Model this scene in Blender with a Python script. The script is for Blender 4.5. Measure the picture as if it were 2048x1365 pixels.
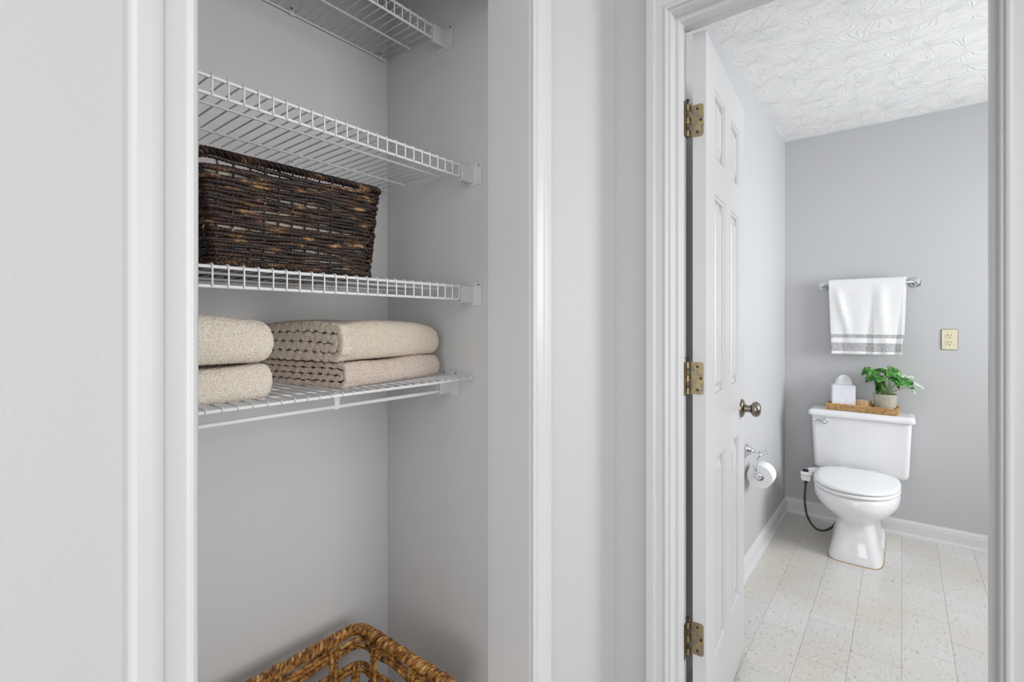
import bpy, bmesh, math, random
import numpy as np
from mathutils import Vector, Matrix, noise as mnoise
random.seed(7)
R = math.radians
S = bpy.context.scene
COL = S.collection
for o in list(bpy.data.objects): bpy.data.objects.remove(o)

# ------------------------------------------------------------------ camera, world, lights, exposure
F, CX, CY, TH, EYE = 984.0, 1024.0, 646.0, 38.44, 1.243
cam = bpy.data.cameras.new('camera'); cam.sensor_width = 36; cam.lens = F / 2048 * 36
cam.shift_y = -(682.5 - CY) / 2048; cam.clip_start = 0.02
co = bpy.data.objects.new('camera', cam); COL.objects.link(co)
co.location = (0, 0, EYE); co.rotation_euler = (R(90), 0, R(TH - 90)); S.camera = co
S.view_settings.view_transform = 'Standard'; S.view_settings.look = 'None'
S.view_settings.gamma = 1; S.view_settings.use_curve_mapping = False
S.view_settings.exposure = 0.0

w = bpy.data.worlds.new('world'); S.world = w; w.use_nodes = True
w.node_tree.nodes['Background'].inputs[0].default_value = (0.85, 0.92, 1, 1)
w.node_tree.nodes['Background'].inputs[1].default_value = 1.0

def area(name, loc, rot, sx, sy, power, col=(1, 1, 1), spread=180):
    l = bpy.data.lights.new(name, 'AREA'); l.shape = 'RECTANGLE'; l.size = sx; l.size_y = sy
    l.energy = power; l.color = col; l.spread = R(spread)
    o = bpy.data.objects.new(name, l); COL.objects.link(o); o.location = loc; o.rotation_euler = rot
    return o
area('hall_ceiling_light', (-0.6, -1.1, 2.40), (0, 0, 0), 1.2, 0.9, 12)
area('hall_front_fill', (0.35, -2.75, 1.35), (R(90), 0, 0), 2.2, 2.0, 48)  # added fill from behind the camera to brighten the closet; no window there
area('hall_far_light', (-2.15, -0.7, 1.3), (0, R(-90), 0), 2.0, 1.8, 46)
area('bath_window_light', (2.75, -1.64, 1.45), (R(90), 0, 0), 1.0, 1.1, 28, (0.97, 0.985, 1), 140)
area('bath_vanity_light', (1.9, -1.2, 2.30), (0, 0, 0), 0.7, 0.4, 5, (1, 0.99, 0.97))

def ang(px): return R(TH) - math.atan((px - CX) / F)
def at(px, py, X):
    """point seen in the photograph at px,py on the real plane at distance X into the bathroom"""
    t = ang(px); Y = X * math.tan(t); d = math.hypot(X, Y) * math.cos(math.atan((px - CX) / F))
    return Vector((X, Y, EYE + (CY - py) / F * d))

# ------------------------------------------------------------------ materials
def mat(name, col, rough=0.5, metal=0.0, bump=None, var=None, spec=0.5, coat=0.0, sheen=0.0, sss=0.0):
    m = bpy.data.materials.new(name); m.use_nodes = True
    nt = m.node_tree; b = nt.nodes['Principled BSDF']
    b.inputs['Base Color'].default_value = (*col, 1); b.inputs['Roughness'].default_value = rough
    b.inputs['Metallic'].default_value = metal; b.inputs['Specular IOR Level'].default_value = spec
    b.inputs['Coat Weight'].default_value = coat; b.inputs['Sheen Weight'].default_value = sheen
    tc = nt.nodes.new('ShaderNodeTexCoord')
    if var:                                   # (scale, colour 2, low, high)
        n = nt.nodes.new('ShaderNodeTexNoise'); n.inputs['Scale'].default_value = var[0]; n.inputs['Detail'].default_value = 4
        r = nt.nodes.new('ShaderNodeMapRange'); r.inputs[1].default_value = var[2]; r.inputs[2].default_value = var[3]
        mx = nt.nodes.new('ShaderNodeMix'); mx.data_type = 'RGBA'
        mx.inputs[6].default_value = (*col, 1); mx.inputs[7].default_value = (*var[1], 1)
        nt.links.new(tc.outputs['Object'], n.inputs['Vector']); nt.links.new(n.outputs[0], r.inputs[0])
        nt.links.new(r.outputs[0], mx.inputs[0]); nt.links.new(mx.outputs[2], b.inputs['Base Color'])
    if bump:                                  # (scale, distance)
        n = nt.nodes.new('ShaderNodeTexNoise'); n.inputs['Scale'].default_value = bump[0]; n.inputs['Detail'].default_value = 3
        bp = nt.nodes.new('ShaderNodeBump'); bp.inputs['Distance'].default_value = bump[1]
        bp.inputs['Strength'].default_value = bump[2] if len(bump) > 2 else 0.5
        nt.links.new(tc.outputs['Object'], n.inputs['Vector'])
        nt.links.new(n.outputs[0], bp.inputs['Height']); nt.links.new(bp.outputs[0], b.inputs['Normal'])
    return m

WALL = mat('wall_paint', (0.50, 0.50, 0.503), 0.55, bump=(220, 0.0006, 0.5))
BATHW = mat('bathroom_paint', (0.545, 0.55, 0.56), 0.55, bump=(220, 0.0006, 0.5))
HFLOOR = mat('hall_floor', (0.45, 0.45, 0.45), 0.8)
CLOSET = mat('closet_paint_lightened', (0.75, 0.75, 0.75), 0.55, bump=(220, 0.0006, 0.5))  # wall colour lightened to make up for weak light inside the closet
TRIM = mat('trim_gloss_white', (0.575, 0.575, 0.578), 0.32, bump=(60, 0.0004, 0.4))
DOORW = mat('door_white', (0.62, 0.62, 0.625), 0.35, bump=(90, 0.0004, 0.3))
WIRE = mat('white_vinyl_wire', (0.85, 0.85, 0.85), 0.35)
PLAST = mat('white_plastic', (0.80, 0.80, 0.80), 0.35)
SCREW = mat('screw_steel', (0.35, 0.34, 0.33), 0.35, 0.9)
CHROME = mat('chrome', (0.75, 0.76, 0.78), 0.08, 1.0)
NICKEL = mat('aged_nickel', (0.30, 0.27, 0.24), 0.25, 1.0, var=(60, (0.20, 0.16, 0.12), 0.4, 0.65))
BRASS = mat('tarnished_brass', (0.42, 0.34, 0.17), 0.42, 0.8, var=(70, (0.30, 0.25, 0.21), 0.4, 0.62), bump=(150, 0.0006, 0.5))
BRASSD = mat('dark_tarnished_brass', (0.19, 0.145, 0.07), 0.4, 0.85, var=(80, (0.08, 0.06, 0.04), 0.4, 0.6))
RUSTY = mat('screw_dark_recess', (0.07, 0.045, 0.03), 0.6, 0.5)
PORC = mat('white_porcelain', (0.86, 0.865, 0.88), 0.09, coat=0.4)
SEATM = mat('toilet_seat_plastic', (0.88, 0.885, 0.89), 0.2)
CAULK = mat('yellowed_caulk', (0.45, 0.30, 0.13), 0.7)
BLACKP = mat('black_plastic', (0.015, 0.015, 0.017), 0.3)
IVORY = mat('ivory_plastic', (0.74, 0.68, 0.48), 0.35)
DARK = mat('dark_slot', (0.02, 0.018, 0.015), 0.8)
TISSUE = mat('tissue_paper', (0.85, 0.85, 0.85), 0.9, bump=(90, 0.002, 0.7))
TPAPER = mat('toilet_paper', (0.88, 0.88, 0.89), 0.95, bump=(200, 0.0006, 0.5))
BOXM = mat('pale_grey_card', (0.78, 0.79, 0.84), 0.6, var=(25, (0.72, 0.73, 0.79), 0.35, 0.65))
POTM = mat('glazed_sage_pot', (0.48, 0.45, 0.37), 0.45, var=(30, (0.38, 0.36, 0.29), 0.4, 0.65))
SOIL = mat('potting_soil', (0.07, 0.05, 0.03), 0.95, bump=(120, 0.004, 1))
WOODR = mat('pale_bamboo_wood', (0.66, 0.44, 0.23), 0.5, var=(50, (0.52, 0.32, 0.14), 0.4, 0.7))
LEAF = mat('glossy_green_leaf', (0.022, 0.12, 0.026), 0.25, var=(45, (0.10, 0.34, 0.035), 0.42, 0.62))
LEAFP = mat('pale_green_leaf', (0.36, 0.50, 0.33), 0.4, var=(60, (0.60, 0.68, 0.58), 0.42, 0.6))
STEM = mat('green_stem', (0.22, 0.34, 0.07), 0.5)
LINER = mat('cream_cotton_liner', (0.80, 0.75, 0.62), 0.9)
WHITEF = mat('white_linen', (0.8, 0.8, 0.8), 0.9)

def nodes_mat(name):
    m = bpy.data.materials.new(name); m.use_nodes = True
    return m, m.node_tree, m.node_tree.nodes['Principled BSDF']
def N(nt, t, **k):
    n = nt.nodes.new(t)
    for a, v in k.items():
        if hasattr(n, a): setattr(n, a, v)
    return n
def math_n(nt, op, a, b=None, c=None):
    n = nt.nodes.new('ShaderNodeMath'); n.operation = op
    for i, x in enumerate((a, b, c)):
        if x is None: continue
        if isinstance(x, (int, float)): n.inputs[i].default_value = x
        else: nt.links.new(x, n.inputs[i])
    return n.outputs[0]

def fibre_mat(name, stops, scale, rough, fine=900, stretch=(1, 1, 1)):
    m, nt, b = nodes_mat(name)
    tc = N(nt, 'ShaderNodeTexCoord'); oi = N(nt, 'ShaderNodeObjectInfo')
    ad = N(nt, 'ShaderNodeVectorMath', operation='ADD')
    cx = N(nt, 'ShaderNodeCombineXYZ')
    k = math_n(nt, 'MULTIPLY', oi.outputs['Random'], 3.0)
    nt.links.new(k, cx.inputs[2]); nt.links.new(tc.outputs['Object'], ad.inputs[0]); nt.links.new(cx.outputs[0], ad.inputs[1])
    n = N(nt, 'ShaderNodeTexNoise'); n.inputs['Scale'].default_value = scale; n.inputs['Detail'].default_value = 5
    n.inputs['Roughness'].default_value = 0.65
    mpp = N(nt, 'ShaderNodeMapping'); mpp.inputs['Scale'].default_value = stretch
    nt.links.new(ad.outputs[0], mpp.inputs[0]); nt.links.new(mpp.outputs[0], n.inputs['Vector'])
    cr = N(nt, 'ShaderNodeValToRGB'); e = cr.color_ramp.elements
    e[0].position, e[0].color = stops[0][0], (*stops[0][1], 1); e[1].position, e[1].color = stops[-1][0], (*stops[-1][1], 1)
    for p, c in stops[1:-1]:
        x = e.new(p); x.color = (*c, 1)
    nt.links.new(n.outputs[0], cr.inputs[0]); nt.links.new(cr.outputs[0], b.inputs['Base Color'])
    b.inputs['Roughness'].default_value = rough
    n2 = N(nt, 'ShaderNodeTexNoise'); n2.inputs['Scale'].default_value = fine
    nt.links.new(tc.outputs['Object'], n2.inputs['Vector'])
    bp = N(nt, 'ShaderNodeBump'); bp.inputs['Distance'].default_value = 0.0012; bp.inputs['Strength'].default_value = 0.6
    nt.links.new(n2.outputs[0], bp.inputs['Height']); nt.links.new(bp.outputs[0], b.inputs['Normal'])
    return m
DKROPE = fibre_mat('dark_stained_seagrass', [(0.36, (0.008, 0.005, 0.004)), (0.50, (0.024, 0.012, 0.008)), (0.59, (0.075, 0.035, 0.016)), (0.68, (0.52, 0.30, 0.12))], 30, 0.30, 900, (0.55, 0.55, 1.5))
GOLDR = fibre_mat('golden_water_hyacinth', [(0.36, (0.07, 0.022, 0.006)), (0.47, (0.36, 0.145, 0.030)), (0.56, (0.62, 0.32, 0.08)), (0.68, (0.88, 0.60, 0.24))], 55, 0.38)
RATTAN = fibre_mat('honey_rattan', [(0.35, (0.34, 0.17, 0.06)), (0.5, (0.58, 0.34, 0.14)), (0.66, (0.74, 0.50, 0.25))], 60, 0.45)

def terry_mat(name, c1, c2):
    m, nt, b = nodes_mat(name)
    tc = N(nt, 'ShaderNodeTexCoord')
    v = N(nt, 'ShaderNodeTexVoronoi'); v.inputs['Scale'].default_value = 400
    n = N(nt, 'ShaderNodeTexNoise'); n.inputs['Scale'].default_value = 380; n.inputs['Detail'].default_value = 3
    for x in (v, n): nt.links.new(tc.outputs['Object'], x.inputs['Vector'])
    h = math_n(nt, 'SUBTRACT', n.outputs[0], v.outputs['Distance'])
    r = N(nt, 'ShaderNodeMapRange'); r.inputs[1].default_value = -0.22; r.inputs[2].default_value = 0.20
    nt.links.new(h, r.inputs[0])
    mx = N(nt, 'ShaderNodeMix', data_type='RGBA'); mx.inputs[6].default_value = (*c1, 1); mx.inputs[7].default_value = (*c2, 1)
    nt.links.new(r.outputs[0], mx.inputs[0]); nt.links.new(mx.outputs[2], b.inputs['Base Color'])
    b.inputs['Roughness'].default_value = 0.95; b.inputs['Sheen Weight'].default_value = 0.35; b.inputs['Specular IOR Level'].default_value = 0.1
    bp = N(nt, 'ShaderNodeBump'); bp.inputs['Distance'].default_value = 0.003; bp.inputs['Strength'].default_value = 0.8
    nt.links.new(h, bp.inputs['Height']); nt.links.new(bp.outputs[0], b.inputs['Normal'])
    return m
TERRY1 = terry_mat('cream_terry', (0.90, 0.75, 0.59), (1.0, 0.95, 0.86))
TERRY2 = terry_mat('beige_terry', (0.76, 0.57, 0.46), (1.0, 0.90, 0.81))
TERRY3 = terry_mat('warm_cream_terry', (0.90, 0.72, 0.54), (1.0, 0.93, 0.81))

def crow_ceiling():
    m, nt, b = nodes_mat('stomped_ceiling_paint')
    b.inputs['Base Color'].default_value = (0.86, 0.86, 0.86, 1); b.inputs['Roughness'].default_value = 0.6
    tc = N(nt, 'ShaderNodeTexCoord')
    nw = N(nt, 'ShaderNodeTexNoise'); nw.inputs['Scale'].default_value = 9; nt.links.new(tc.outputs['Object'], nw.inputs['Vector'])
    wv = N(nt, 'ShaderNodeVectorMath', operation='MULTIPLY_ADD'); wv.inputs[1].default_value = (0.07, 0.07, 0)
    nt.links.new(nw.outputs['Color'], wv.inputs[0]); nt.links.new(tc.outputs['Object'], wv.inputs[2])
    v = N(nt, 'ShaderNodeTexVoronoi', voronoi_dimensions='2D'); v.inputs['Scale'].default_value = 7.5
    nt.links.new(wv.outputs[0], v.inputs['Vector'])
    sub = N(nt, 'ShaderNodeVectorMath', operation='SUBTRACT')
    nt.links.new(wv.outputs[0], sub.inputs[0]); nt.links.new(v.outputs['Position'], sub.inputs[1])
    sp = N(nt, 'ShaderNodeSeparateXYZ'); nt.links.new(sub.outputs[0], sp.inputs[0])
    a = math_n(nt, 'ARCTAN2', sp.outputs[1], sp.outputs[0])
    ln = N(nt, 'ShaderNodeVectorMath', operation='LENGTH'); nt.links.new(sub.outputs[0], ln.inputs[0])
    cs = math_n(nt, 'MULTIPLY', math_n(nt, 'COSINE', a), 2.6); sn = math_n(nt, 'MULTIPLY', math_n(nt, 'SINE', a), 2.6)
    rr = math_n(nt, 'MULTIPLY', ln.outputs['Value'], 22.0)
    sc = N(nt, 'ShaderNodeSeparateColor'); nt.links.new(v.outputs['Color'], sc.inputs[0])
    rr2 = math_n(nt, 'ADD', rr, math_n(nt, 'MULTIPLY', sc.outputs[0], 40.0))
    cb = N(nt, 'ShaderNodeCombineXYZ')
    nt.links.new(cs, cb.inputs[0]); nt.links.new(sn, cb.inputs[1]); nt.links.new(rr2, cb.inputs[2])
    ns = N(nt, 'ShaderNodeTexNoise'); ns.inputs['Scale'].default_value = 1.3; ns.inputs['Detail'].default_value = 3
    nt.links.new(cb.outputs[0], ns.inputs['Vector'])
    strokes = math_n(nt, 'SINE', math_n(nt, 'ADD', math_n(nt, 'MULTIPLY', a, 26.0), math_n(nt, 'MULTIPLY', ns.outputs[0], 9.0)))
    line0 = N(nt, 'ShaderNodeMapRange'); line0.interpolation_type = 'SMOOTHSTEP'
    line0.inputs[1].default_value = 0.55; line0.inputs[2].default_value = 0.95
    nt.links.new(strokes, line0.inputs[0])
    brk = N(nt, 'ShaderNodeMapRange'); brk.inputs[1].default_value = 0.44; brk.inputs[2].default_value = 0.50
    nt.links.new(ns.outputs[0], brk.inputs[0])
    line = N(nt, 'ShaderNodeMath', operation='MULTIPLY'); nt.links.new(line0.outputs[0], line.inputs[0]); nt.links.new(brk.outputs[0], line.inputs[1])
    fade = N(nt, 'ShaderNodeMapRange'); fade.inputs[1].default_value = 0.014; fade.inputs[2].default_value = 0.045
    nt.links.new(ln.outputs['Value'], fade.inputs[0])
    patch = N(nt, 'ShaderNodeTexNoise'); patch.inputs['Scale'].default_value = 11; nt.links.new(tc.outputs['Object'], patch.inputs['Vector'])
    pr = N(nt, 'ShaderNodeMapRange'); pr.inputs[1].default_value = 0.33; pr.inputs[2].default_value = 0.45; nt.links.new(patch.outputs[0], pr.inputs[0])
    h = math_n(nt, 'MULTIPLY', math_n(nt, 'MULTIPLY', line.outputs[0], fade.outputs[0]), pr.outputs[0])
    fn = N(nt, 'ShaderNodeTexNoise'); fn.inputs['Scale'].default_value = 110; nt.links.new(tc.outputs['Object'], fn.inputs['Vector'])
    h2 = math_n(nt, 'ADD', h, math_n(nt, 'MULTIPLY', fn.outputs[0], 0.12))
    bp = N(nt, 'ShaderNodeBump'); bp.inputs['Distance'].default_value = 0.0025; bp.inputs['Strength'].default_value = 0.9
    nt.links.new(h2, bp.inputs['Height']); nt.links.new(bp.outputs[0], b.inputs['Normal'])
    return m
CEIL = crow_ceiling()

def tile_mat():
    m, nt, b = nodes_mat('flecked_vinyl_tile')
    ge = N(nt, 'ShaderNodeNewGeometry'); oi = N(nt, 'ShaderNodeObjectInfo')
    mp = N(nt, 'ShaderNodeMapping'); mp.inputs['Rotation'].default_value = (0, 0, R(38)); mp.inputs['Scale'].default_value = (42, 110, 1)
    nt.links.new(ge.outputs['Position'], mp.inputs[0])
    n1 = N(nt, 'ShaderNodeTexNoise'); n1.inputs['Scale'].default_value = 1.0; n1.inputs['Detail'].default_value = 5; n1.inputs['Roughness'].default_value = 0.7; n1.inputs['Distortion'].default_value = 0.6
    nt.links.new(mp.outputs[0], n1.inputs['Vector'])
    n2 = N(nt, 'ShaderNodeTexNoise'); n2.inputs['Scale'].default_value = 3.2; n2.inputs['Detail'].default_value = 5
    nt.links.new(ge.outputs['Position'], n2.inputs['Vector'])
    base = N(nt, 'ShaderNodeValToRGB'); e = base.color_ramp.elements
    e[0].position, e[0].color = 0.36, (0.70, 0.695, 0.68, 1); e[1].position, e[1].color = 0.66, (0.67, 0.63, 0.565, 1)
    nt.links.new(n2.outputs[0], base.inputs[0])
    fl = N(nt, 'ShaderNodeMapRange'); fl.inputs[1].default_value = 0.57; fl.inputs[2].default_value = 0.66; nt.links.new(n1.outputs[0], fl.inputs[0])
    fl2 = N(nt, 'ShaderNodeMapRange'); fl2.inputs[1].default_value = 0.42; fl2.inputs[2].default_value = 0.32; nt.links.new(n1.outputs[0], fl2.inputs[0])
    mx = N(nt, 'ShaderNodeMix', data_type='RGBA'); mx.inputs[7].default_value = (0.42, 0.36, 0.30, 1)
    nt.links.new(math_n(nt, 'MULTIPLY', fl.outputs[0], 0.85), mx.inputs[0]); nt.links.new(base.outputs[0], mx.inputs[6])
    mx2 = N(nt, 'ShaderNodeMix', data_type='RGBA'); mx2.inputs[7].default_value = (0.82, 0.81, 0.79, 1)
    nt.links.new(math_n(nt, 'MULTIPLY', fl2.outputs[0], 0.8), mx2.inputs[0]); nt.links.new(mx.outputs[2], mx2.inputs[6])
    hs = N(nt, 'ShaderNodeHueSaturation'); nt.links.new(mx2.outputs[2], hs.inputs['Color'])
    nt.links.new(math_n(nt, 'MULTIPLY_ADD', oi.outputs['Random'], 0.07, 0.965), hs.inputs['Value'])
    nt.links.new(hs.outputs[0], b.inputs['Base Color'])
    b.inputs['Roughness'].default_value = 0.28
    bp = N(nt, 'ShaderNodeBump'); bp.inputs['Distance'].default_value = 0.001; bp.inputs['Strength'].default_value = 0.35
    nt.links.new(n1.outputs[0], bp.inputs['Height']); nt.links.new(bp.outputs[0], b.inputs['Normal'])
    return m
TILE = tile_mat()
GROUT = mat('tile_joint', (0.42, 0.39, 0.34), 0.8)

def bath_towel_mat():
    m, nt, b = nodes_mat('white_ribbed_towel')
    tc = N(nt, 'ShaderNodeTexCoord'); sp = N(nt, 'ShaderNodeSeparateXYZ'); nt.links.new(tc.outputs['Object'], sp.inputs[0])
    z = sp.outputs[2]
    def band(a, c):
        return math_n(nt, 'MULTIPLY', math_n(nt, 'GREATER_THAN', z, a), math_n(nt, 'LESS_THAN', z, c))
    k = math_n(nt, 'ADD', band(-0.325, -0.303), band(-0.405, -0.354))
    n = N(nt, 'ShaderNodeTexNoise'); n.inputs['Scale'].default_value = 160; nt.links.new(tc.outputs['Object'], n.inputs['Vector'])
    g = N(nt, 'ShaderNodeValToRGB'); g.color_ramp.elements[0].position = .38; g.color_ramp.elements[1].position = .62
    g.color_ramp.elements[0].color = (0.36, 0.36, 0.37, 1); g.color_ramp.elements[1].color = (0.62, 0.62, 0.63, 1)
    nt.links.new(n.outputs[0], g.inputs[0])
    mx = N(nt, 'ShaderNodeMix', data_type='RGBA'); mx.inputs[6].default_value = (0.88, 0.88, 0.89, 1)
    nt.links.new(k, mx.inputs[0]); nt.links.new(g.outputs[0], mx.inputs[7]); nt.links.new(mx.outputs[2], b.inputs['Base Color'])
    b.inputs['Roughness'].default_value = 0.9; b.inputs['Sheen Weight'].default_value = 0.2
    s = math_n(nt, 'SINE', math_n(nt, 'MULTIPLY', z, 950.0))
    bp = N(nt, 'ShaderNodeBump'); bp.inputs['Distance'].default_value = 0.0012; bp.inputs['Strength'].default_value = 0.45
    nt.links.new(math_n(nt, 'ADD', s, math_n(nt, 'MULTIPLY', n.outputs[0], math_n(nt, 'MULTIPLY_ADD', k, 4.0, 0.5))), bp.inputs['Height'])
    nt.links.new(bp.outputs[0], b.inputs['Normal'])
    return m
BTOWEL = bath_towel_mat()

def hose_mat():
    m, nt, b = nodes_mat('braided_black_hose')
    tc = N(nt, 'ShaderNodeTexCoord')
    v = N(nt, 'ShaderNodeTexVoronoi'); v.inputs['Scale'].default_value = 230; nt.links.new(tc.outputs['Object'], v.inputs['Vector'])
    cr = N(nt, 'ShaderNodeValToRGB'); cr.color_ramp.elements[0].color = (0.012, 0.011, 0.01, 1); cr.color_ramp.elements[1].color = (0.16, 0.14, 0.11, 1)
    cr.color_ramp.elements[0].position = 0.35; cr.color_ramp.elements[1].position = 0.8
    nt.links.new(v.outputs['Distance'], cr.inputs[0]); nt.links.new(cr.outputs[0], b.inputs['Base Color']); b.inputs['Roughness'].default_value = 0.35
    return m
HOSE = hose_mat()

# ------------------------------------------------------------------ builders
def link(name, me, m=None, parent=None, smooth=None):
    if m is not None and not me.materials: me.materials.append(m)
    if smooth is not None:
        me.shade_smooth(); me.set_sharp_from_angle(angle=R(smooth))
    o = bpy.data.objects.new(name, me); COL.objects.link(o)
    if parent: o.parent = parent
    return o
def pyd(name, vs, fs, m, parent=None, smooth=40):
    me = bpy.data.meshes.new(name); me.from_pydata([tuple(v) for v in vs], [], fs); me.update()
    return link(name, me, m, parent, smooth)
class MB:
    def __init__(s): s.v = []; s.f = []
    def add(s, vs, fs):
        o = len(s.v); s.v += [tuple(v) for v in vs]; s.f += [tuple(i + o for i in f) for f in fs]; return s
    def box(s, a, b):
        x0, y0, z0 = a; x1, y1, z1 = b
        return s.add([(x0,y0,z0),(x1,y0,z0),(x1,y1,z0),(x0,y1,z0),(x0,y0,z1),(x1,y0,z1),(x1,y1,z1),(x0,y1,z1)],
              [(3,2,1,0),(4,5,6,7),(0,1,5,4),(1,2,6,5),(2,3,7,6),(3,0,4,7)])
    def rings(s, rings, close=False, caps=True, cyc=True):
        n = len(rings[0]); vs = [p for r in rings for p in r]; fs = []
        m = len(rings)
        for i in range(m if close else m - 1):
            a, b = i * n, ((i + 1) % m) * n
            for j in range(n if cyc else n - 1):
                k = (j + 1) % n
                fs.append((a + j, a + k, b + k, b + j))
        if caps and not close:
            fs.append(tuple(range(n - 1, -1, -1))); fs.append(tuple((m - 1) * n + j for j in range(n)))
        return s.add(vs, fs)
    def tube(s, path, r, ref=(0, 0, 1), sides=8, lobes=0, lamp=0.0, twist=0.0, closed=False):
        pts = [Vector(p) for p in path]; n = len(pts); rings = []; dist = 0
        ref = Vector(ref); nrm = None
        for i, p in enumerate(pts):
            if closed: t = pts[(i + 1) % n] - pts[i - 1]
            else: t = pts[min(i + 1, n - 1)] - pts[max(i - 1, 0)]
            t.normalize()
            if i: dist += (p - pts[i - 1]).length
            if nrm is None:
                nrm = ref - t * ref.dot(t)
                if nrm.length < 1e-3: nrm = Vector((1, 0.3, 0.2)) - t * t.dot(Vector((1, 0.3, 0.2)))
            else: nrm = nrm - t * nrm.dot(t)
            nrm.normalize(); b = t.cross(nrm)
            rr = r[i] if isinstance(r, (list, tuple)) else r
            ring = []
            for j in range(sides):
                a = 2 * math.pi * j / sides
                q = rr * (1 + (lamp * math.cos(lobes * (a + 0) ) if lobes else 0))
                aa = a + twist * dist
                ring.append(p + nrm * (q * math.cos(aa)) + b * (q * math.sin(aa)))
            rings.append(ring)
        return s.rings(rings, close=closed, caps=not closed)
    def lathe(s, prof, o=(0,0,0), axis='z', n=32):
        O = Vector(o); rings = []
        for (r, h) in prof:
            ring = []
            for j in range(n):
                a = 2 * math.pi * j / n; c, q = r * math.cos(a), r * math.sin(a)
                v = {'z': (c, q, h), 'x': (h, c, q), 'y': (q, h, c), '-x': (-h, q, c), '-y': (c, -h, q)}[axis]
                ring.append(O + Vector(v))
            rings.append(ring)
        return s.rings(rings)
    def build(s, name, m, parent=None, smooth=40): return pyd(name, s.v, s.f, m, parent, smooth)
def bbox(name, a, b, m, parent=None, bev=0.002, seg=2):
    me = bpy.data.meshes.new(name); bm = bmesh.new()
    bmesh.ops.create_cube(bm, size=1)
    for v in bm.verts:
        v.co = Vector([(a[i] + b[i]) / 2 + v.co[i] * (b[i] - a[i]) for i in range(3)])
    if bev: bmesh.ops.bevel(bm, geom=bm.edges[:], offset=bev, segments=seg, affect='EDGES', clamp_overlap=True)
    bm.to_mesh(me); bm.free()
    return link(name, me, m, parent, 40)
def tag(o, label, cat, group=None):
    o['label'] = label; o['category'] = cat
    if group: o['group'] = group
    return o
def thing(name, loc, label, cat, group=None, rz=0):
    o = bpy.data.objects.new(name, None); COL.objects.link(o); o.location = loc; o.rotation_euler = (0, 0, rz)
    o.empty_display_size = 0.05
    return tag(o, label, cat, group)
def struct(o): o['kind'] = 'structure'; return o

# ------------------------------------------------------------------ setting
YC, YCB = 0.622, 0.738            # closet front wall: hall face, closet face
XW, XWB = 1.248, 1.364            # wall with the bathroom door
XS, YB = 0.9695, 1.270            # closet side wall, closet back wall
CZ = 2.44
HX0, HY0, BY0, BX, BY1 = -2.2, -2.8, -1.7, 3.68, 0.61
CL, CR = 0.2135, 0.842             # closet opening
DL, DR = 0.4686, -0.1395           # bathroom opening (left and right jamb faces)
HEADZ = 2.046
JB = 0.018
def wall(name, boxes, m=WALL):
    b = MB()
    for a, c in boxes: b.box(a, c)
    return struct(b.build(name, m, None, None))
wall('wall_front', [((HX0, YC, 0), (CL - JB, YCB, CZ)), ((CR + JB, YC, 0), (XWB, YCB, CZ)), ((CL - JB, YC, HEADZ + JB), (CR + JB, YCB, CZ))])
wall('wall_right', [((XW, DL + JB, 0), (XWB, YC, CZ)), ((XW, HY0, 0), (XWB, DR - JB, CZ)), ((XW, DR - JB, HEADZ + JB), (XWB, DL + JB, CZ))])
wall('wall_left', [((HX0 - 0.1, HY0 - 0.1, 0), (HX0, YCB, CZ))])
wall('wall_back', [((HX0, HY0 - 0.1, 0), (XWB, HY0, CZ))])
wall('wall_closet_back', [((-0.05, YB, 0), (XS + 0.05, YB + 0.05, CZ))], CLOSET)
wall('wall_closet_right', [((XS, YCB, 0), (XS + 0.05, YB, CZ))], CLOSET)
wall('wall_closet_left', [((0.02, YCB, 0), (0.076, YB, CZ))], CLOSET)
wall('wall_bathroom_left', [((XWB, BY1, 0), (BX + 0.1, BY1 + 0.1, CZ))], BATHW)
wall('wall_bathroom_back', [((BX, BY0 - 0.1, 0), (BX + 0.1, BY1, CZ))], BATHW)
WX0, WX1, WZ0, WZ1 = 2.25, 3.25, 0.9, 2.0
wall('wall_bathroom_right', [((XWB, BY0 - 0.1, 0), (WX0, BY0, CZ)), ((WX1, BY0 - 0.1, 0), (BX, BY0, CZ)), ((WX0, BY0 - 0.1, 0), (WX1, BY0, WZ0)), ((WX0, BY0 - 0.1, WZ1), (WX1, BY0, CZ))])
wall('ceiling', [((HX0, HY0, CZ), (XWB, YB, CZ + 0.05))], TRIM)
cb = wall('ceiling_bathroom', [((XWB, BY0, CZ), (BX + 0.1, BY1 + 0.1, CZ + 0.05))], CEIL)
wall('floor', [((HX0, HY0, -0.05), (XW, YB, 0))], HFLOOR)
# bathroom floor: tiles 305 x 152 mm, laid in running bond
fb = wall('floor_bathroom', [((XW, BY0, -0.05), (BX, BY1, -0.0012))], GROUT)
TX, TY = 0.3048, 0.1524
tm = MB(); h = 0.0006
tb = 0.0012
tm.add([(h,h,-.0012),(TX-h,h,-.0012),(TX-h,TY-h,-.0012),(h,TY-h,-.0012),(h,h,-.0004),(TX-h,h,-.0004),(TX-h,TY-h,-.0004),(h,TY-h,-.0004),
        (h+tb,h+tb,0),(TX-h-tb,h+tb,0),(TX-h-tb,TY-h-tb,0),(h+tb,TY-h-tb,0)],
       [(0,1,5,4),(1,2,6,5),(2,3,7,6),(3,0,4,7),(4,5,9,8),(5,6,10,9),(6,7,11,10),(7,4,8,11),(8,9,10,11)])
tmesh = bpy.data.meshes.new('tile'); tmesh.from_pydata(tm.v, [], tm.f); tmesh.materials.append(TILE); tmesh.update()
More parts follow.
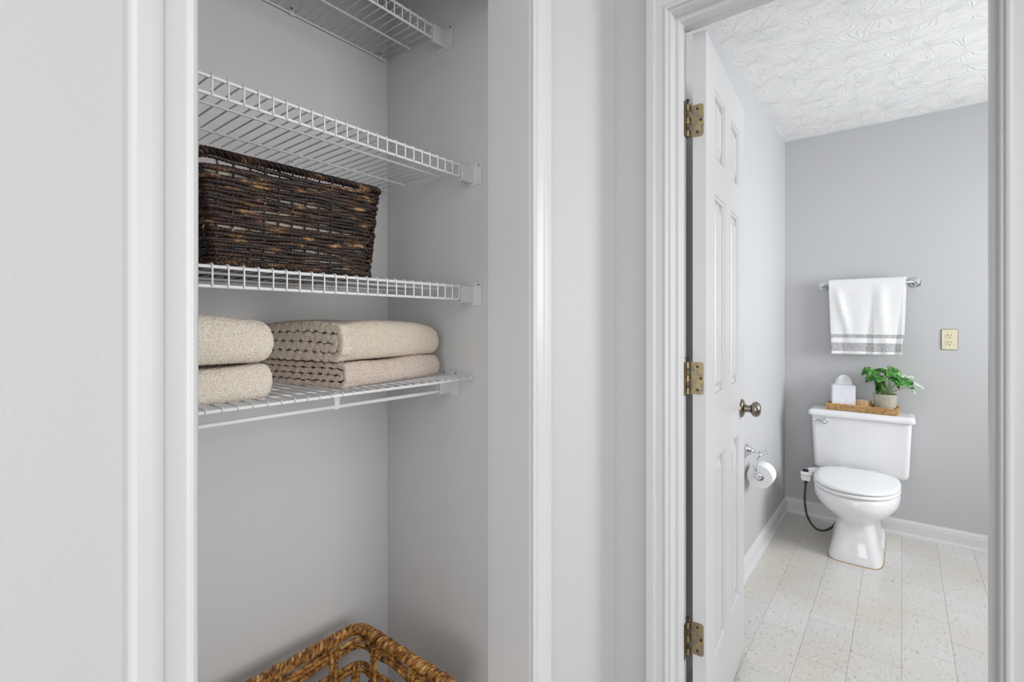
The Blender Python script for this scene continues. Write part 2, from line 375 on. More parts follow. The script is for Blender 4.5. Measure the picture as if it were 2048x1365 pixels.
def tile_clip(x0, x1, y0, y1):
    me = bpy.data.meshes.new('tile'); W, Hh = x1 - x0, y1 - y0
    def mp(v):
        x = v[0] if v[0] < TX / 2 else W - (TX - v[0]); y = v[1] if v[1] < TY / 2 else Hh - (TY - v[1]); return (x, y, v[2])
    me.from_pydata([mp(v) for v in tm.v], [], tm.f); me.materials.append(TILE); me.update(); return me
j = 0
for j in range(-12, 5):
    y0 = 0.003 + j * TY; y1 = y0 + TY
    off = (TX / 2 if j % 2 else 0)
    for i in range(-1, 9):
        x0 = 1.34 + i * TX + off; x1 = x0 + TX
        a, b_, c, d = max(x0, XW), min(x1, BX), max(y0, BY0), min(y1, BY1)
        if b_ - a < 0.01 or d - c < 0.01: continue
        full = abs((b_ - a) - TX) < 1e-6 and abs((d - c) - TY) < 1e-6
        o = bpy.data.objects.new('tile', tmesh if full else tile_clip(a, b_, c, d)); COL.objects.link(o); o.parent = fb; o.location = (a, c, 0)

TRIMB = mat('bathroom_trim_white', (0.74, 0.74, 0.745), 0.3)
def extrude_profile(name, prof, p0, p1, out, m=TRIMB):
    """profile points (depth off the wall, height) swept from p0 to p1, out = outward unit vector"""
    p0, p1, out = Vector(p0), Vector(p1), Vector(out)
    b = MB()
    b.rings([[p + out * d + Vector((0, 0, z)) for d, z in prof] for p in (p0, p1)])
    return struct(b.build(name, m, None, 25))
BASE = [(0, 0), (0.022, 0), (0.022, 0.006), (0.019, 0.014), (0.012, 0.019), (0.012, 0.066), (0.0095, 0.071), (0.0105, 0.076), (0.009, 0.081), (0.005, 0.084), (0.004, 0.091), (0, 0.092)]
extrude_profile('baseboard_left', BASE, (XWB + 0.001, BY1, 0), (BX - 0.0005, BY1, 0), (0, -1, 0))
extrude_profile('baseboard_back', BASE, (BX, BY0, 0), (BX, BY1 - 0.0005, 0), (-1, 0, 0))
extrude_profile('baseboard_front', BASE, (HX0, YC, 0), (CL - 0.075, YC, 0), (0, -1, 0))

def casing(name, a0, a1, head, plane, axis, n, prof):
    """mitred door casing. a0<a1 opening along the axis; plane = wall face; n=-1 faces the hall"""
    b = MB()
    def pt(a, z, d): return (a, plane + n * d, z) if axis == 'x' else (plane + n * d, a, z)
    rings = [[pt(a0 - o, 0, d) for o, d in prof], [pt(a0 - o, head + o, d) for o, d in prof],
             [pt(a1 + o, head + o, d) for o, d in prof], [pt(a1 + o, 0, d) for o, d in prof]]
    b.rings(rings); return struct(b.build(name, TRIM, None, 20))
PC = [(0, 0), (0, 0.0095), (0.002, 0.0115), (0.006, 0.0125), (0.010, 0.0115), (0.012, 0.0095), (0.014, 0.0095), (0.030, 0.0120), (0.034, 0.0128), (0.036, 0.0150), (0.040, 0.0165), (0.048, 0.0168), (0.060, 0.0168), (0.064, 0.0150), (0.066, 0.011), (0.066, 0)]
casing('trim_1', CL - 0.002, CR + 0.002, HEADZ + 0.004, YC, 'x', -1, [(o * 0.96, d) for o, d in PC])
casing('trim_2', DR - 0.005, DL + 0.005, HEADZ + 0.005, XW, 'y', -1, [(o * 0.88, d) for o, d in PC])
PB = [(o, d) for o, d in PC]
casing('trim_3', DR - 0.004, DL + 0.004, HEADZ + 0.004, XWB, 'y', 1, PB)
# jambs
b = MB(); b.box((CL - JB, YC, 0), (CL, YCB, HEADZ)); b.box((CR, YC, 0), (CR + JB, YCB, HEADZ)); b.box((CL - JB, YC, HEADZ), (CR + JB, YCB, HEADZ + JB))
struct(b.build('trim_4', TRIM, None, None))
b = MB(); b.box((XW, DL, 0), (XWB, DL + JB, HEADZ)); b.box((XW, DR - JB, 0), (XWB, DR, HEADZ)); b.box((XW, DR - JB, HEADZ), (XWB, DL + JB, HEADZ + JB))
struct(b.build('trim_5', TRIM, None, None))
def stop(name, x0, x1):
    t = 0.010; prof = [(x0, 0), (x0, t - 0.003), (x0 + 0.003, t), (x1 - 0.001, t), (x1, t - 0.001), (x1, 0)]
    b = MB()
    b.rings([[(x, DR + d, 0) for x, d in prof], [(x, DR + d, HEADZ - d) for x, d in prof], [(x, DL - d, HEADZ - d) for x, d in prof], [(x, DL - d, 0) for x, d in prof]])
    return struct(b.build(name, TRIM, None, 25))
stop('trim_6', 1.287, 1.319)

# bathroom window (daylight comes through it), just outside the frame
wn = struct(bbox('window_1', (WX0, BY0 - 0.06, WZ0), (WX1, BY0 - 0.02, WZ0 + 0.04), TRIM, None, 0.003))
for a, c in [((WX0, BY0 - 0.06, WZ1 - 0.04), (WX1, BY0 - 0.02, WZ1)), ((WX0, BY0 - 0.06, WZ0 + 0.04), (WX0 + 0.04, BY0 - 0.02, WZ1 - 0.04)),
             ((WX1 - 0.04, BY0 - 0.06, WZ0 + 0.04), (WX1, BY0 - 0.02, WZ1 - 0.04)), ((WX0 + 0.04, BY0 - 0.055, 1.43), (WX1 - 0.04, BY0 - 0.025, 1.47))]:
    bbox('window_frame', a, c, TRIM, wn, 0.003)

# ------------------------------------------------------------------ bathroom door
DW, DT, DA = 0.62, 0.035, 4.5
door = bpy.data.objects.new('door_1', None); COL.objects.link(door); door.location = (1.38, 0.4198, 0); door.rotation_euler = (0, 0, R(DA)); door['kind'] = 'structure'
Z0, Z1 = 0.022, 2.043
cols = [(0.112, 0.262), (0.362, 0.512)]
rows = [(0.265, 0.845), (1.022, 1.62), (1.726, 1.928)]
def rail(name, x0, x1, z0, z1): return bbox(name, (x0, 0, z0), (x1, DT, z1), DOORW, door, 0.0)
rail('stile', 0, cols[0][0], Z0, Z1); rail('stile', cols[1][1], DW, Z0, Z1); rail('stile', cols[0][1], cols[1][0], Z0, Z1)
zz = [Z0] + [v for r_ in rows for v in r_] + [Z1]
for c in cols:
    for k in range(0, len(zz), 2): rail('rail', c[0], c[1], zz[k], zz[k + 1])
PP = [(0, 0), (0.003, 0.0040), (0.009, 0.0052), (0.011, 0.0140), (0.017, 0.0150), (0.024, 0.0150), (0.026, 0.0125), (0.040, 0.0045), (0.042, 0.0025)]
for c in cols:
    for r_ in rows:
        b = MB()
        for side in (0, 1):
            rings = []
            for ins, dep in PP:
                y = dep if side == 0 else DT - dep
                q = [(c[0] + ins, y, r_[0] + ins), (c[1] - ins, y, r_[0] + ins), (c[1] - ins, y, r_[1] - ins), (c[0] + ins, y, r_[1] - ins)]
                if side: q = q[::-1]
                rings.append(q)
            n0 = len(b.v); b.rings(rings, caps=False); m_ = len(b.v); b.f.append((m_ - 4, m_ - 3, m_ - 2, m_ - 1))
        b.build('panel', DOORW, door, 15)
# hinges (pin stands on the bathroom side of the hinge edge)
def hinge(zc):
    hh = 0.0445
    h0 = bpy.data.objects.new('hinge', None); COL.objects.link(h0); h0.parent = door; h0.location = (0, 0, zc)
    # leaf on the door edge, rounded corners towards the room
    def leaf(y0, y1, x, rr, name):
        pts = [(y1, -hh), (y1, hh), (y0 + rr, hh)]
        for k in range(1, 6): a = math.pi / 2 * k / 5; pts.append((y0 + rr - rr * math.sin(a), hh - rr + rr * math.cos(a)))
        pts.append((y0, -hh + rr))
        for k in range(1, 6): a = math.pi / 2 * k / 5; pts.append((y0 + rr - rr * math.cos(a), -hh + rr - rr * math.sin(a)))
        b = MB(); b.rings([[(x, y, z) for y, z in pts], [(x - 0.0016, y, z) for y, z in pts]]); return b.build(name, BRASS, h0, 30)
    leaf(0.006, 0.0385, 0.0, 0.007, 'leaf')
    for y, z in ((0.022, 0.032), (0.013, 0.0), (0.022, -0.032)):
        b = MB(); b.lathe([(0.0001, 0.0024), (0.0018, 0.0022), (0.0036, 0.0014), (0.0036, 0)], (-0.0016, y, z), '-x', 14); b.build('screw', RUSTY, h0)
    py = 0.0455; px = -0.0125
    r = 0.0048
    seg = [-hh, -0.0265, -0.009, 0.009, 0.0265, hh]
    for k in range(5):
        b = MB(); g = 0.0004
        b.lathe([(r * .9, seg[k] + g), (r, seg[k] + g + .0005), (r, seg[k + 1] - g - .0005), (r * .9, seg[k + 1] - g)], (px, py, 0), 'z', 18)
        b.build('knuckle', BRASSD if k % 2 else BRASS, h0)
        if k % 2 == 0:                        # tongue from knuckle to the door leaf
            b = MB(); b.box((px - 0.001, 0.0375, seg[k] + g), (0.0, 0.0400, seg[k + 1] - g)); b.build('tongue', BRASSD, h0, None)
    b = MB(); b.lathe([(0.0026, hh), (0.0026, hh + 0.007), (0.0034, hh + 0.009), (0.0052, hh + 0.011), (0.0052, hh + 0.0135), (0.0001, hh + 0.0145)], (px, py, 0), 'z', 18); b.build('pin', RUSTY, h0)
    b = MB(); b.lathe([(0.0001, -hh - 0.003), (0.004, -hh - 0.002), (0.0045, -hh)], (px, py, 0), 'z', 18); b.build('pin_tip', RUSTY, h0)
    b = MB(); b.box((-0.0445, 0.0458, -hh), (-0.013, 0.0472, hh)); b.build('jamb_leaf', BRASSD, h0, None)
for zc in (1.800, 1.090, 0.372): hinge(zc)
# knob
kn = bpy.data.objects.new('knob', None); COL.objects.link(kn); kn.parent = door; kn.location = (DW - 0.062, 0, 0.93)
b = MB(); b.lathe([(0.0001, 0.0), (0.033, 0.0), (0.033, 0.004), (0.030, 0.008), (0.024, 0.010), (0.016, 0.013), (0.0145, 0.018)], (0, 0, 0), '-y', 36); b.build('rose', NICKEL, kn)
b = MB(); b.lathe([(0.0125, 0.014), (0.0125, 0.026), (0.014, 0.027), (0.014, 0.030), (0.0125, 0.031), (0.012, 0.036)], (0, 0, 0), '-y', 28); b.build('shank', NICKEL, kn)
b = MB(); b.lathe([(0.011, 0.032), (0.018, 0.034), (0.0245, 0.039), (0.0275, 0.046), (0.0270, 0.053), (0.0225, 0.060), (0.015, 0.064), (0.0001, 0.0655)], (0, 0, 0), '-y', 36); b.build('knob_ball', NICKEL, kn)

# ------------------------------------------------------------------ wire shelves
PITCH = 0.0254
X_W0 = 0.080
def wire_mesh(path, r=0.00165, sides=6):
    b = MB(); b.tube(path, r, (1, 0, 0), sides); me = bpy.data.meshes.new('deck_wire'); me.from_pydata(b.v, [], b.f); me.materials.append(WIRE); me.shade_smooth(); me.update(); return me
def rod(name, parent, p0, p1, r=0.0030, capr=None, m=None):
    b = MB(); b.tube([p0, p1], r, (0, 0, 1), 12)
    if capr:
        p0, p1 = Vector(p0), Vector(p1); d = (p1 - p0).normalized()
        b.tube([p1 - d * 0.010, p1 - d * 0.0005, p1 + d * 0.0008], [capr, capr, capr * 0.7], (0, 0, 1), 12)
    return b.build(name, m or WIRE, parent)
def u_bracket(parent, yf, ztop, zbot, up=0.010, depth=0.050, pd=0.003):
    """end bracket screwed to the side wall; yf = front of the plate"""
    br = bpy.data.objects.new('support_bracket', None); COL.objects.link(br); br.parent = parent
    y0, y1 = yf - 0.0 , yf + 0.052
    b = bbox('plate', (XS - pd, yf - 0.030, zbot - 0.006), (XS, yf + 0.034, ztop + up), PLAST, br, 0.0012)
    # U channel: J shaped section swept along X
    t = 0.0024; w_ = 0.0125; x0, x1 = XS - depth, XS - pd
    prof = []
    n = 10
    zc = zbot + w_ / 2
    yf0 = yf - 0.002
    outer = [(yf0, ztop - 0.001)] + [(yf0 + w_ / 2 - w_ / 2 * math.cos(math.pi * k / n), zc - w_ / 2 * math.sin(math.pi * k / n)) for k in range(n + 1)] + [(yf0 + w_, ztop - 0.012)]
    ri = w_ / 2 - t
    inner = [(yf0 + w_ - t, ztop - 0.012)] + [(yf0 + w_ / 2 + ri * math.cos(math.pi * k / n), zc - ri * math.sin(math.pi * k / n)) for k in range(n + 1)] + [(yf0 + t, ztop - 0.001)]
    prof = outer + inner; mb = MB()
    mb.rings([[(x0, y, z) for y, z in prof], [(x1, y, z) for y, z in prof]], caps=False)
    k = len(outer); L = len(prof)
    for base in (0, L):
        for i in range(k - 1):
            a, b2, c, d = i, i + 1, L - 2 - i, L - 1 - i
            f = (base + a, base + b2, base + c, base + d)
            mb.f.append(f if base == 0 else f[::-1])
    mb.build('channel', PLAST, br, 30)
    for yy in (yf - 0.021, yf + 0.024):
        m_ = MB(); m_.lathe([(0.0036, 0), (0.0036, 0.0008), (0.003, 0.0018), (0.0001, 0.0022)], (XS - pd, yy, ztop + up - 0.007), '-x', 16); m_.build('screw', SCREW, br)
        m_ = MB(); m_.lathe([(0.0060, 0), (0.0060, 0.0014), (0.0045, 0.0018), (0.0001, 0.0018)], (XS - pd, yy, ztop + up - 0.007), '-x', 16); m_.build('boss', PLAST, br)
    return br
def clip(parent, x, z):
    c = bpy.data.objects.new('wall_clip', None); COL.objects.link(c); c.parent = parent
    bbox('clip_body', (x - 0.006, YB - 0.007, z + 0.002), (x + 0.006, YB, z + 0.020), PLAST, c, 0.0015)
    b = MB(); n = 10; rr = 0.0058
    prof = [(YB - 0.0085 + rr * math.cos(a), z + rr * math.sin(a)) for a in [R(-200 + 290 * k / n) for k in range(n + 1)]]
    prof += [(YB - 0.0085 + 0.0033 * math.cos(a), z + 0.0033 * math.sin(a)) for a in [R(90 - 290 * k / n) for k in range(n + 1)]]
    L = len(prof)
    b.rings([[(x - 0.006, y, zz_) for y, zz_ in prof], [(x + 0.006, y, zz_) for y, zz_ in prof]], caps=False)
    for base in (0, L):
        for i in range(n): b.f.append((base + i, base + i + 1, base + L - 2 - i, base + L - 1 - i) if base == 0 else (base + L - 1 - i, base + L - 2 - i, base + i + 1, base + i))
    b.build('clip_hook', PLAST, c, 30)
    b = MB(); b.lathe([(0.0034, 0), (0.0034, 0.001), (0.0001, 0.002)], (x, YB - 0.007, z + 0.013), '-y', 14); b.build('screw', SCREW, c)
GS = 'wire shelves in the linen closet'
def lip_shelf(name, label, yf, zt, zb, rods, clips, phase, xend):
    t = thing(name, (0, 0, 0), label, 'shelf', GS)
    rod('top_rail', t, (X_W0, yf, zt), (XS - 0.006, yf, zt), 0.0031)
    rod('lip_rail', t, (X_W0, yf, zb), (XS - 0.006, yf, zb), 0.0031)
    for ry in rods: rod('support_rod', t, (X_W0, ry, zt), (xend, ry, zt), 0.0028, 0.0042)
    rod('back_rail', t, (X_W0, YB - 0.0085, zt), (XS - 0.013, YB - 0.0085, zt), 0.0028, 0.0042)
    rw = 0.0017; off = 0.0031 + rw - 0.0004
    path = [(0, YB - 0.010, zt + off - 0.0005), (0, yf + 0.004, zt + off), (0, yf, zt + off + 0.0002), (0, yf - off * 0.72, zt + off * 0.70), (0, yf - off, zt), (0, yf - off, zb + 0.001), (0, yf - off * 0.8, zb - 0.0012)]
    me = wire_mesh(path, rw)
    x = phase
    while x > X_W0 + 0.01: x -= PITCH
    x += PITCH
    while x < XS - 0.012:
        o = bpy.data.objects.new('deck_wire', me); COL.objects.link(o); o.parent = t; o.location = (x, 0, 0); x += PITCH
    u_bracket(t, yf - 0.006, zt + 0.003, zb - 0.010)
    for cx in clips: clip(t, cx, zt)
    return t
ph = 0.906 / math.tan(ang(916.5)); ph1 = 1.012 / math.tan(ang(861.7))
lip_shelf('wire_shelf', 'topmost white wire shelf in the closet, cut off by the top of the photo', 1.012, 2.060, 2.0265, [1.150], [0.655, 0.935], ph1, 0.957)
lip_shelf('wire_shelf', 'empty white wire shelf hanging just above the dark woven basket', 0.906, 1.655, 1.6255, [1.022, 1.166], [0.655, 0.935], ph, 0.954)
lip_shelf('wire_shelf', 'white wire shelf carrying the dark woven basket', 0.906, 1.3375, 1.3045, [1.022, 1.166], [0.655, 0.935], ph, 0.954)
# the towel shelf: deck running forward over a hang rod
t4 = thing('wire_shelf', (0, 0, 0), 'lowest white wire shelf with the folded towels and a hang rod below', 'shelf', GS)
ZD = 1.0945; YF4 = 0.900
rod('front_rail', t4, (X_W0, YF4, ZD), (XS - 0.003, YF4, ZD), 0.0034, 0.0052)
for ry in (0.985, 1.10, 1.19): rod('support_rod', t4, (X_W0, ry, ZD), (XS - 0.012, ry, ZD), 0.0028, 0.0040)
rod('back_rail', t4, (X_W0, YB - 0.0085, ZD), (XS - 0.012, YB - 0.0085, ZD), 0.0028, 0.004)
rod('hang_rod', t4, (X_W0, 0.9900, 1.0555), (XS - 0.004, 0.9900, 1.0555), 0.0046)
off = 0.0034 + 0.0013
me = wire_mesh([(0, YB - 0.010, ZD + off), (0, YF4 + 0.004, ZD + off), (0, YF4, ZD + off), (0, YF4 - off * .75, ZD + off * .7), (0, YF4 - off, ZD), (0, YF4 - off * .8, ZD - off * .6)], 0.0017)
x = X_W0 + 0.012
while x < XS - 0.008:
    o = bpy.data.objects.new('deck_wire', me); COL.objects.link(o); o.parent = t4; o.location = (x, 0, 0); x += PITCH
for x in (0.616, 0.17):
    bbox('spacer', (x - 0.0065, 0.9855, 1.0500), (x + 0.0065, 0.9885, ZD + 0.001), WIRE, t4, 0.001)
u_bracket(t4, 0.9840, ZD - 0.004, 1.0455, up=0.020, depth=0.046)
for cx in (0.655, 0.935): clip(t4, cx, ZD)

# ------------------------------------------------------------------ dark woven basket
def rrect(x0, x1, y0, y1, r, step):
    """closed rounded rectangle path, list of (x, y, s, outward)"""
    pts = []
    cs = [(x1 - r, y0 + r, -90), (x1 - r, y1 - r, 0), (x0 + r, y1 - r, 90), (x0 + r, y0 + r, 180)]
    P = []
    for cx_, cy_, a0 in cs:
        for k in range(7):
            a = R(a0 + 90 * k / 6); P.append((cx_ + r * math.cos(a), cy_ + r * math.sin(a)))
    P.append(P[0]); out = []; s = 0
    for i in range(len(P) - 1):
        a, b_ = Vector(P[i]), Vector(P[i + 1]); L = (b_ - a).length; n = max(1, int(round(L / step)))
        tn = (b_ - a).normalized() if L > 1e-9 else Vector((1, 0))
        for k in range(n): q = a + (b_ - a) * k / n; out.append((q.x, q.y, s + L * k / n, tn.y, -tn.x))
        s += L
    return out, s
def sn1(x, seed): return mnoise.noise(Vector((x, seed * 7.31, 0.5)))
zs3 = 1.3375 + 0.0031 + 0.0034
bd = thing('storage_basket', (0.655, 0.917, zs3), 'dark brown rope-woven rectangular basket with a braided rim on the closet shelf', 'basket', None, R(-2.2))
BW, BD_, BH, FL = 0.316, 0.25, 0.192, 0.020
def bext(f): # local extents at height fraction f
    e = FL * f; return (-BW - e, e, -e * 0.35, BD_ + e * 0.35)
NR = 25
for k in range(NR):
    z = 0.006 + (BH - 0.022) * k / (NR - 1); f = z / BH; x0, x1, y0, y1 = bext(f)
    pp, Ls = rrect(x0, x1, y0, y1, 0.014, 0.0032); sp = Ls / 44
    path = []; rad = []
    rb = random.uniform(0.0036, 0.0046)
    for (px_, py_, s, ox, oy) in pp:
        wv = math.sin(math.pi * (s / sp + k * 0.5 + (1 if k % 5 == 0 else 0))) * 0.0019 + random.uniform(-.0002, .0002)
        zj = sn1(s * 8, k) * 0.0062 + (0.004 if k == NR - 1 else 0) * (1 + 1.6 * sn1(s * 7, 99))
        path.append((px_ + ox * wv, py_ + oy * wv, z + zj)); rad.append(rb * (1 + 0.35 * sn1(s * 14, k + 50)))
    b = MB(); b.tube(path, rad, (0, 0, 1), 10, lobes=3, lamp=0.14, twist=300 if k % 3 else -300, closed=True)
    b.build('weave_strand', DKROPE, bd, 80)
pp, Ls = rrect(*bext(0.5), 0.014, 0.002)
for k in range(44):
    tgt = (k + 0.5) * Ls / 44; q = min(pp, key=lambda p: abs(p[2] - tgt)); path = []
    for i in range(50):
        f = i / 49; x0, x1, y0, y1 = bext(f); e = (f - 0.5) * FL
        wv = math.cos(math.pi * (f * (BH) / ((BH - 0.022) / (NR - 1)))) * -0.0021
        path.append((q[0] + q[3] * (e * (1 if abs(q[3]) > .5 else 0) + wv), q[1] + q[4] * (e * .35 * (1 if abs(q[4]) > .5 else 0) + wv), 0.002 + (BH - 0.006) * f))
    b = MB(); b.tube(path, 0.0021, (1, 0.2, 0), 7); b.build('stake', DKROPE, bd, 80)
x0, x1, y0, y1 = bext(1.0)
for zz_, rr_, tw in ((BH - 0.001, 0.0068, 260), (0.004, 0.0058, 260)):
    e0 = bext(zz_ / BH); pp, Ls = rrect(*e0, 0.014, 0.0016)
    b = MB(); b.tube([(p[0], p[1], zz_ + 0.0008 * sn1(p[2] * 20, 3)) for p in pp], rr_, (0, 0, 1), 18, lobes=4, lamp=0.24, twist=tw, closed=True)
    b.build('rim_braid', DKROPE, bd, 80)
b = MB(); b.box((-BW + 0.004, 0.006, 0.001), (-0.004, BD_ - 0.006, 0.006)); b.build('base', DKROPE, bd)
# cotton liner seen through the gaps
b = MB(); rg = []
for z, ins in ((0.008, 0.010), (0.17, 0.010)):
    e0 = bext(z / BH); pp, _ = rrect(e0[0] + ins, e0[1] - ins, e0[2] + ins, e0[3] - ins, 0.01, 0.03); rg.append([(p[0], p[1], z) for p in pp])
L_ = min(len(r_) for r_ in rg); b.rings([r_[:L_] for r_ in rg], caps=False); b.build('liner', LINER, bd)

# ------------------------------------------------------------------ golden open-weave basket on the closet floor
GX0, GX1, GY0, GY1, GH = 0.335, 0.815, 0.80, 1.195, 0.392
gb = thing('laundry_basket', (GX1, GY0, 0), 'golden brown open-weave hyacinth basket standing on the closet floor', 'basket')
def gext(f):
    e = 0.045 * (1 - f); return (-(GX1 - GX0) + e, -e, e, (GY1 - GY0) - e)
def gring(f, z, r, tw, name, ph_=0, zamp=0.0, lob=3, lamp=0.2, step=0.004, off=0.0, seed=1, wamp=0.0):
    x0, x1, y0, y1 = gext(f); pp, Ls = rrect(x0 - off, x1 + off, y0 - off, y1 + off, 0.040, step)
    path = []
    for p in pp:
        zj = zamp * sn1(p[2] * 6, seed) + wamp * math.sin(2 * math.pi * p[2] / (Ls / 14) + ph_)
        ro = 0.0025 * sn1(p[2] * 10, seed + 30)
        path.append((p[0] + p[3] * ro, p[1] + p[4] * ro, z + zj))
    b = MB(); b.tube(path, r, (0, 0, 1), 14, lobes=lob, lamp=lamp, twist=tw, closed=True); return b.build(name, GOLDR, gb, 80)
gring(1, GH, 0.0100, 210, 'rim_rope', lob=5, lamp=0.15, step=0.0022)
# wrap strands coiled round the rim
x0, x1, y0, y1 = gext(1); pp, Ls = rrect(x0, x1, y0, y1, 0.040, 0.0012)
for w_ in range(4):
    path = []
    for p in pp:
        a = 2 * math.pi * (p[2] / 0.038 * round(Ls / 0.038) / (Ls / 0.038)) + w_ * 1.5708 + 0.5 * sn1(p[2] * 25, w_)
        rr_ = 0.0100 + 0.0012 * sn1(p[2] * 40, w_ + 9)
        path.append((p[0] + p[3] * rr_ * math.cos(a), p[1] + p[4] * rr_ * math.cos(a), GH + rr_ * math.sin(a)))
    b = MB(); b.tube(path, [0.0052 * (1 + 0.5 * sn1(p[2] * 60, w_ + 4)) for p in pp], (0, 0, 1), 7, closed=True); b.build('rim_wrap', GOLDR, gb, 80)
levels = [0.354, 0.294, 0.234, 0.174, 0.114, 0.054]
for li, lz in enumerate(levels):
    for q in range(3):
        gring(lz / GH, lz + (1 - q) * 0.0105, 0.0056, 260 * (1 if q % 2 else -1), 'band_strand', zamp=0.006, seed=li * 5 + q, wamp=0.003, off=(-0.003 if q == 1 else 0.002))
NS = 22
for k in range(NS):
    for (fa, fb_) in [(0, 5)]:
        for s2 in (-0.0075, 0.0075):
            for lv in range(6):
                za = GH - 0.006 if lv == 0 else levels[lv - 1] + 0.014
                zb_ = levels[lv] - 0.016
                if (k + lv) % 2 == 0 and lv > 0: continue
                if lv == 0 and k % 2: continue
                m0 = []
                for i in range(22):
                    z = za + (zb_ - za) * i / 21; x0, x1, y0, y1 = gext(z / GH); pp, Ls = rrect(x0, x1, y0, y1, 0.040, 0.006)
                    q = min(pp, key=lambda p: abs(p[2] - ((k + 0.35) * Ls / NS + s2)))
                    bow = -0.009 if lv else -0.004
                    m0.append((q[0] + q[3] * bow, q[1] + q[4] * bow, z))
                b = MB(); b.tube(m0, 0.0056, (0.7, 0.7, 0), 10, lobes=2, lamp=0.2, twist=230); b.build('stake', GOLDR, gb, 80)
b = MB(); x0, x1, y0, y1 = gext(0); pp, Ls = rrect(x0, x1, y0, y1, 0.05, 0.02); b.rings([[(p[0], p[1], 0.001) for p in pp], [(p[0], p[1], 0.010) for p in pp]]); b.build('base', GOLDR, gb)

# ------------------------------------------------------------------ folded towels
def folded_towel(name, label, loc, rz, L, D, th, m, layers=4, seed=1, flip=False, rend=0.02, lend=0.0, sag=0.0, crinkle=1.0, g=0.0026, crown=0.0, res=0.0024, inner=1.0):
    """towel folded into a spiral ribbon; fold at the front (local y=0), edges seen at local x=0. Single folded cloth mesh."""
    rs = random.Random(seed)
    t = (th - (layers - 1) * g) / layers
    lv = [t / 2 + i * (t + g) for i in range(layers)]
    path = []   # centre line (y, z, fine)
    def seg(y0, z0, y1, z1, st):
        n = max(2, int(math.hypot(y1 - y0, z1 - z0) / st))
        for i in range(n): path.append((y0 + (y1 - y0) * i / n, z0 + (z1 - z0) * i / n))
    def arc(yc, zc, r, a0, a1, st, p=1.0, sy=1.0):
        n = max(5, int(abs(R(a1 - a0)) * r / st))
        for i in range(n): a = R(a0 + (a1 - a0) * i / n); c_, s_ = math.cos(a), math.sin(a); path.append((yc + sy * r * math.copysign(abs(c_) ** p, c_), zc + r * math.copysign(abs(s_) ** p, s_)))
    RO = (lv[3] - lv[0]) / 2; RI = (lv[2] - lv[1]) / 2; RB = (lv[1] - lv[0]) / 2
    yc = 0.75 * RO + t / 2
    st = res * 1.2
    seg(D - 0.012, lv[3], yc, lv[3], st)
    arc(yc, (lv[0] + lv[3]) / 2, RO, 90.01, 269.99, st * 0.8, 0.72, 0.75)
    seg(yc, lv[0], D - RB - t / 2, lv[0], st * inner)
    arc(D - RB - t / 2, (lv[0] + lv[1]) / 2, RB, -90, 90, 0.004)
    seg(D - RB - t / 2, lv[1], yc + 0.002, lv[1], st * inner)
    arc(yc + 0.002, (lv[1] + lv[2]) / 2, RI, 270, 90, 0.003)
    seg(yc + 0.002, lv[2], D - 0.02, lv[2], st * inner)
    path.append((D - 0.02, lv[2]))
    n = len(path); P = np.array(path); T = np.gradient(P, axis=0); T /= np.linalg.norm(T, axis=1)[:, None]
    Nn = np.stack([-T[:, 1], T[:, 0]], 1)
    s = np.concatenate([[0], np.cumsum(np.linalg.norm(np.diff(P, axis=0), axis=1))])
    cr = (np.abs(np.sin(s / 0.027 * math.pi + rs.random() + 0.8 * np.sin(s * 23))) - 0.62) * min(0.40 * t, 0.0042) * crinkle
    # local undulation of the layers at the visible edge
    def outline(c, und, ts=1.0):
        off1 = P + Nn * ((t / 2 + cr * c) * ts)[:, None]; off2 = P - Nn * ((t / 2 + np.roll(cr, 3) * c) * ts)[:, None]
        if und:
            for o_ in (off1, off2):
                o_[:, 1] += und * np.array([mnoise.noise(Vector((y * 11, seed, zz_ * 12))) for y, zz_ in o_])
        end0 = P[0] - T[0] * t * .4; end1 = P[-1] + T[-1] * t * .4
        return np.vstack([off1, [end1], off2[::-1], [end0]])
    nx = int(L / res)
    xs = np.linspace(0, L, nx)
    tips = (0.50, 0.86, 0.97)
    xs[1] = 0.0010; xs[2] = 0.0030
    xe = L - rend * np.array([0.55, 0.4, 0.28, 0.18, 0.10, 0.05, 0.02, 0.0]); xs = np.concatenate([xs[xs < xe[0] - 0.001], xe]); nx = len(xs)
    base0 = outline(1.0, 0.003 * crinkle); base1 = outline(0.0, 0.0)
    M = len(base0); ctr = np.array([D / 2, th / 2])
    V = np.zeros((nx, M, 3))
    for i, x in enumerate(xs):
        f = min(1, x / 0.045); o_ = base0 * (1 - f) + base1 * f
        if i < len(tips): o_ = outline(1.0 - f, 0.003 * crinkle * (1 - f), tips[i])
        sc = 1.0
        dr = L - x
        if dr < rend: u = 1 - dr / rend; sc = max(0.10, 1 - u ** 3) ** 0.38
        if lend and x < lend: u = 1 - x / lend; sc = math.sqrt(max(0.02, 1 - u * u * 0.96))
        q = o_.copy(); q[:, 1] = th / 2 + (q[:, 1] - th / 2) * sc
        q[:, 0] = q[:, 0] + (1 - sc) * 0.022 * np.sign(D / 2 - q[:, 0]) * (np.abs(q[:, 0] - D / 2) > D / 2 - 0.05)
        V[i, :, 0] = x; V[i, :, 1:] = q
    # soft large waves + terry nap
    VV = V.reshape(-1, 3)
    big = np.array([mnoise.noise(Vector((v[0] * 9 + seed, v[1] * 9, v[2] * 5))) for v in VV[::1]]) if len(VV) < 400000 else 0
    rise = np.clip(VV[:, 2] / th, 0, 1)
    VV[:, 2] += big * 0.0055 * rise
    VV[:, 2] += rise * (sag * (VV[:, 0] / L) ** 2 + crown * (np.sin(np.clip(VV[:, 0] / L, 0, 1) * math.pi)))
    VV[:, 1] += big * 0.003 * np.clip(1 - VV[:, 1] / 0.05, 0, 1)
    rn = np.random.RandomState(seed)
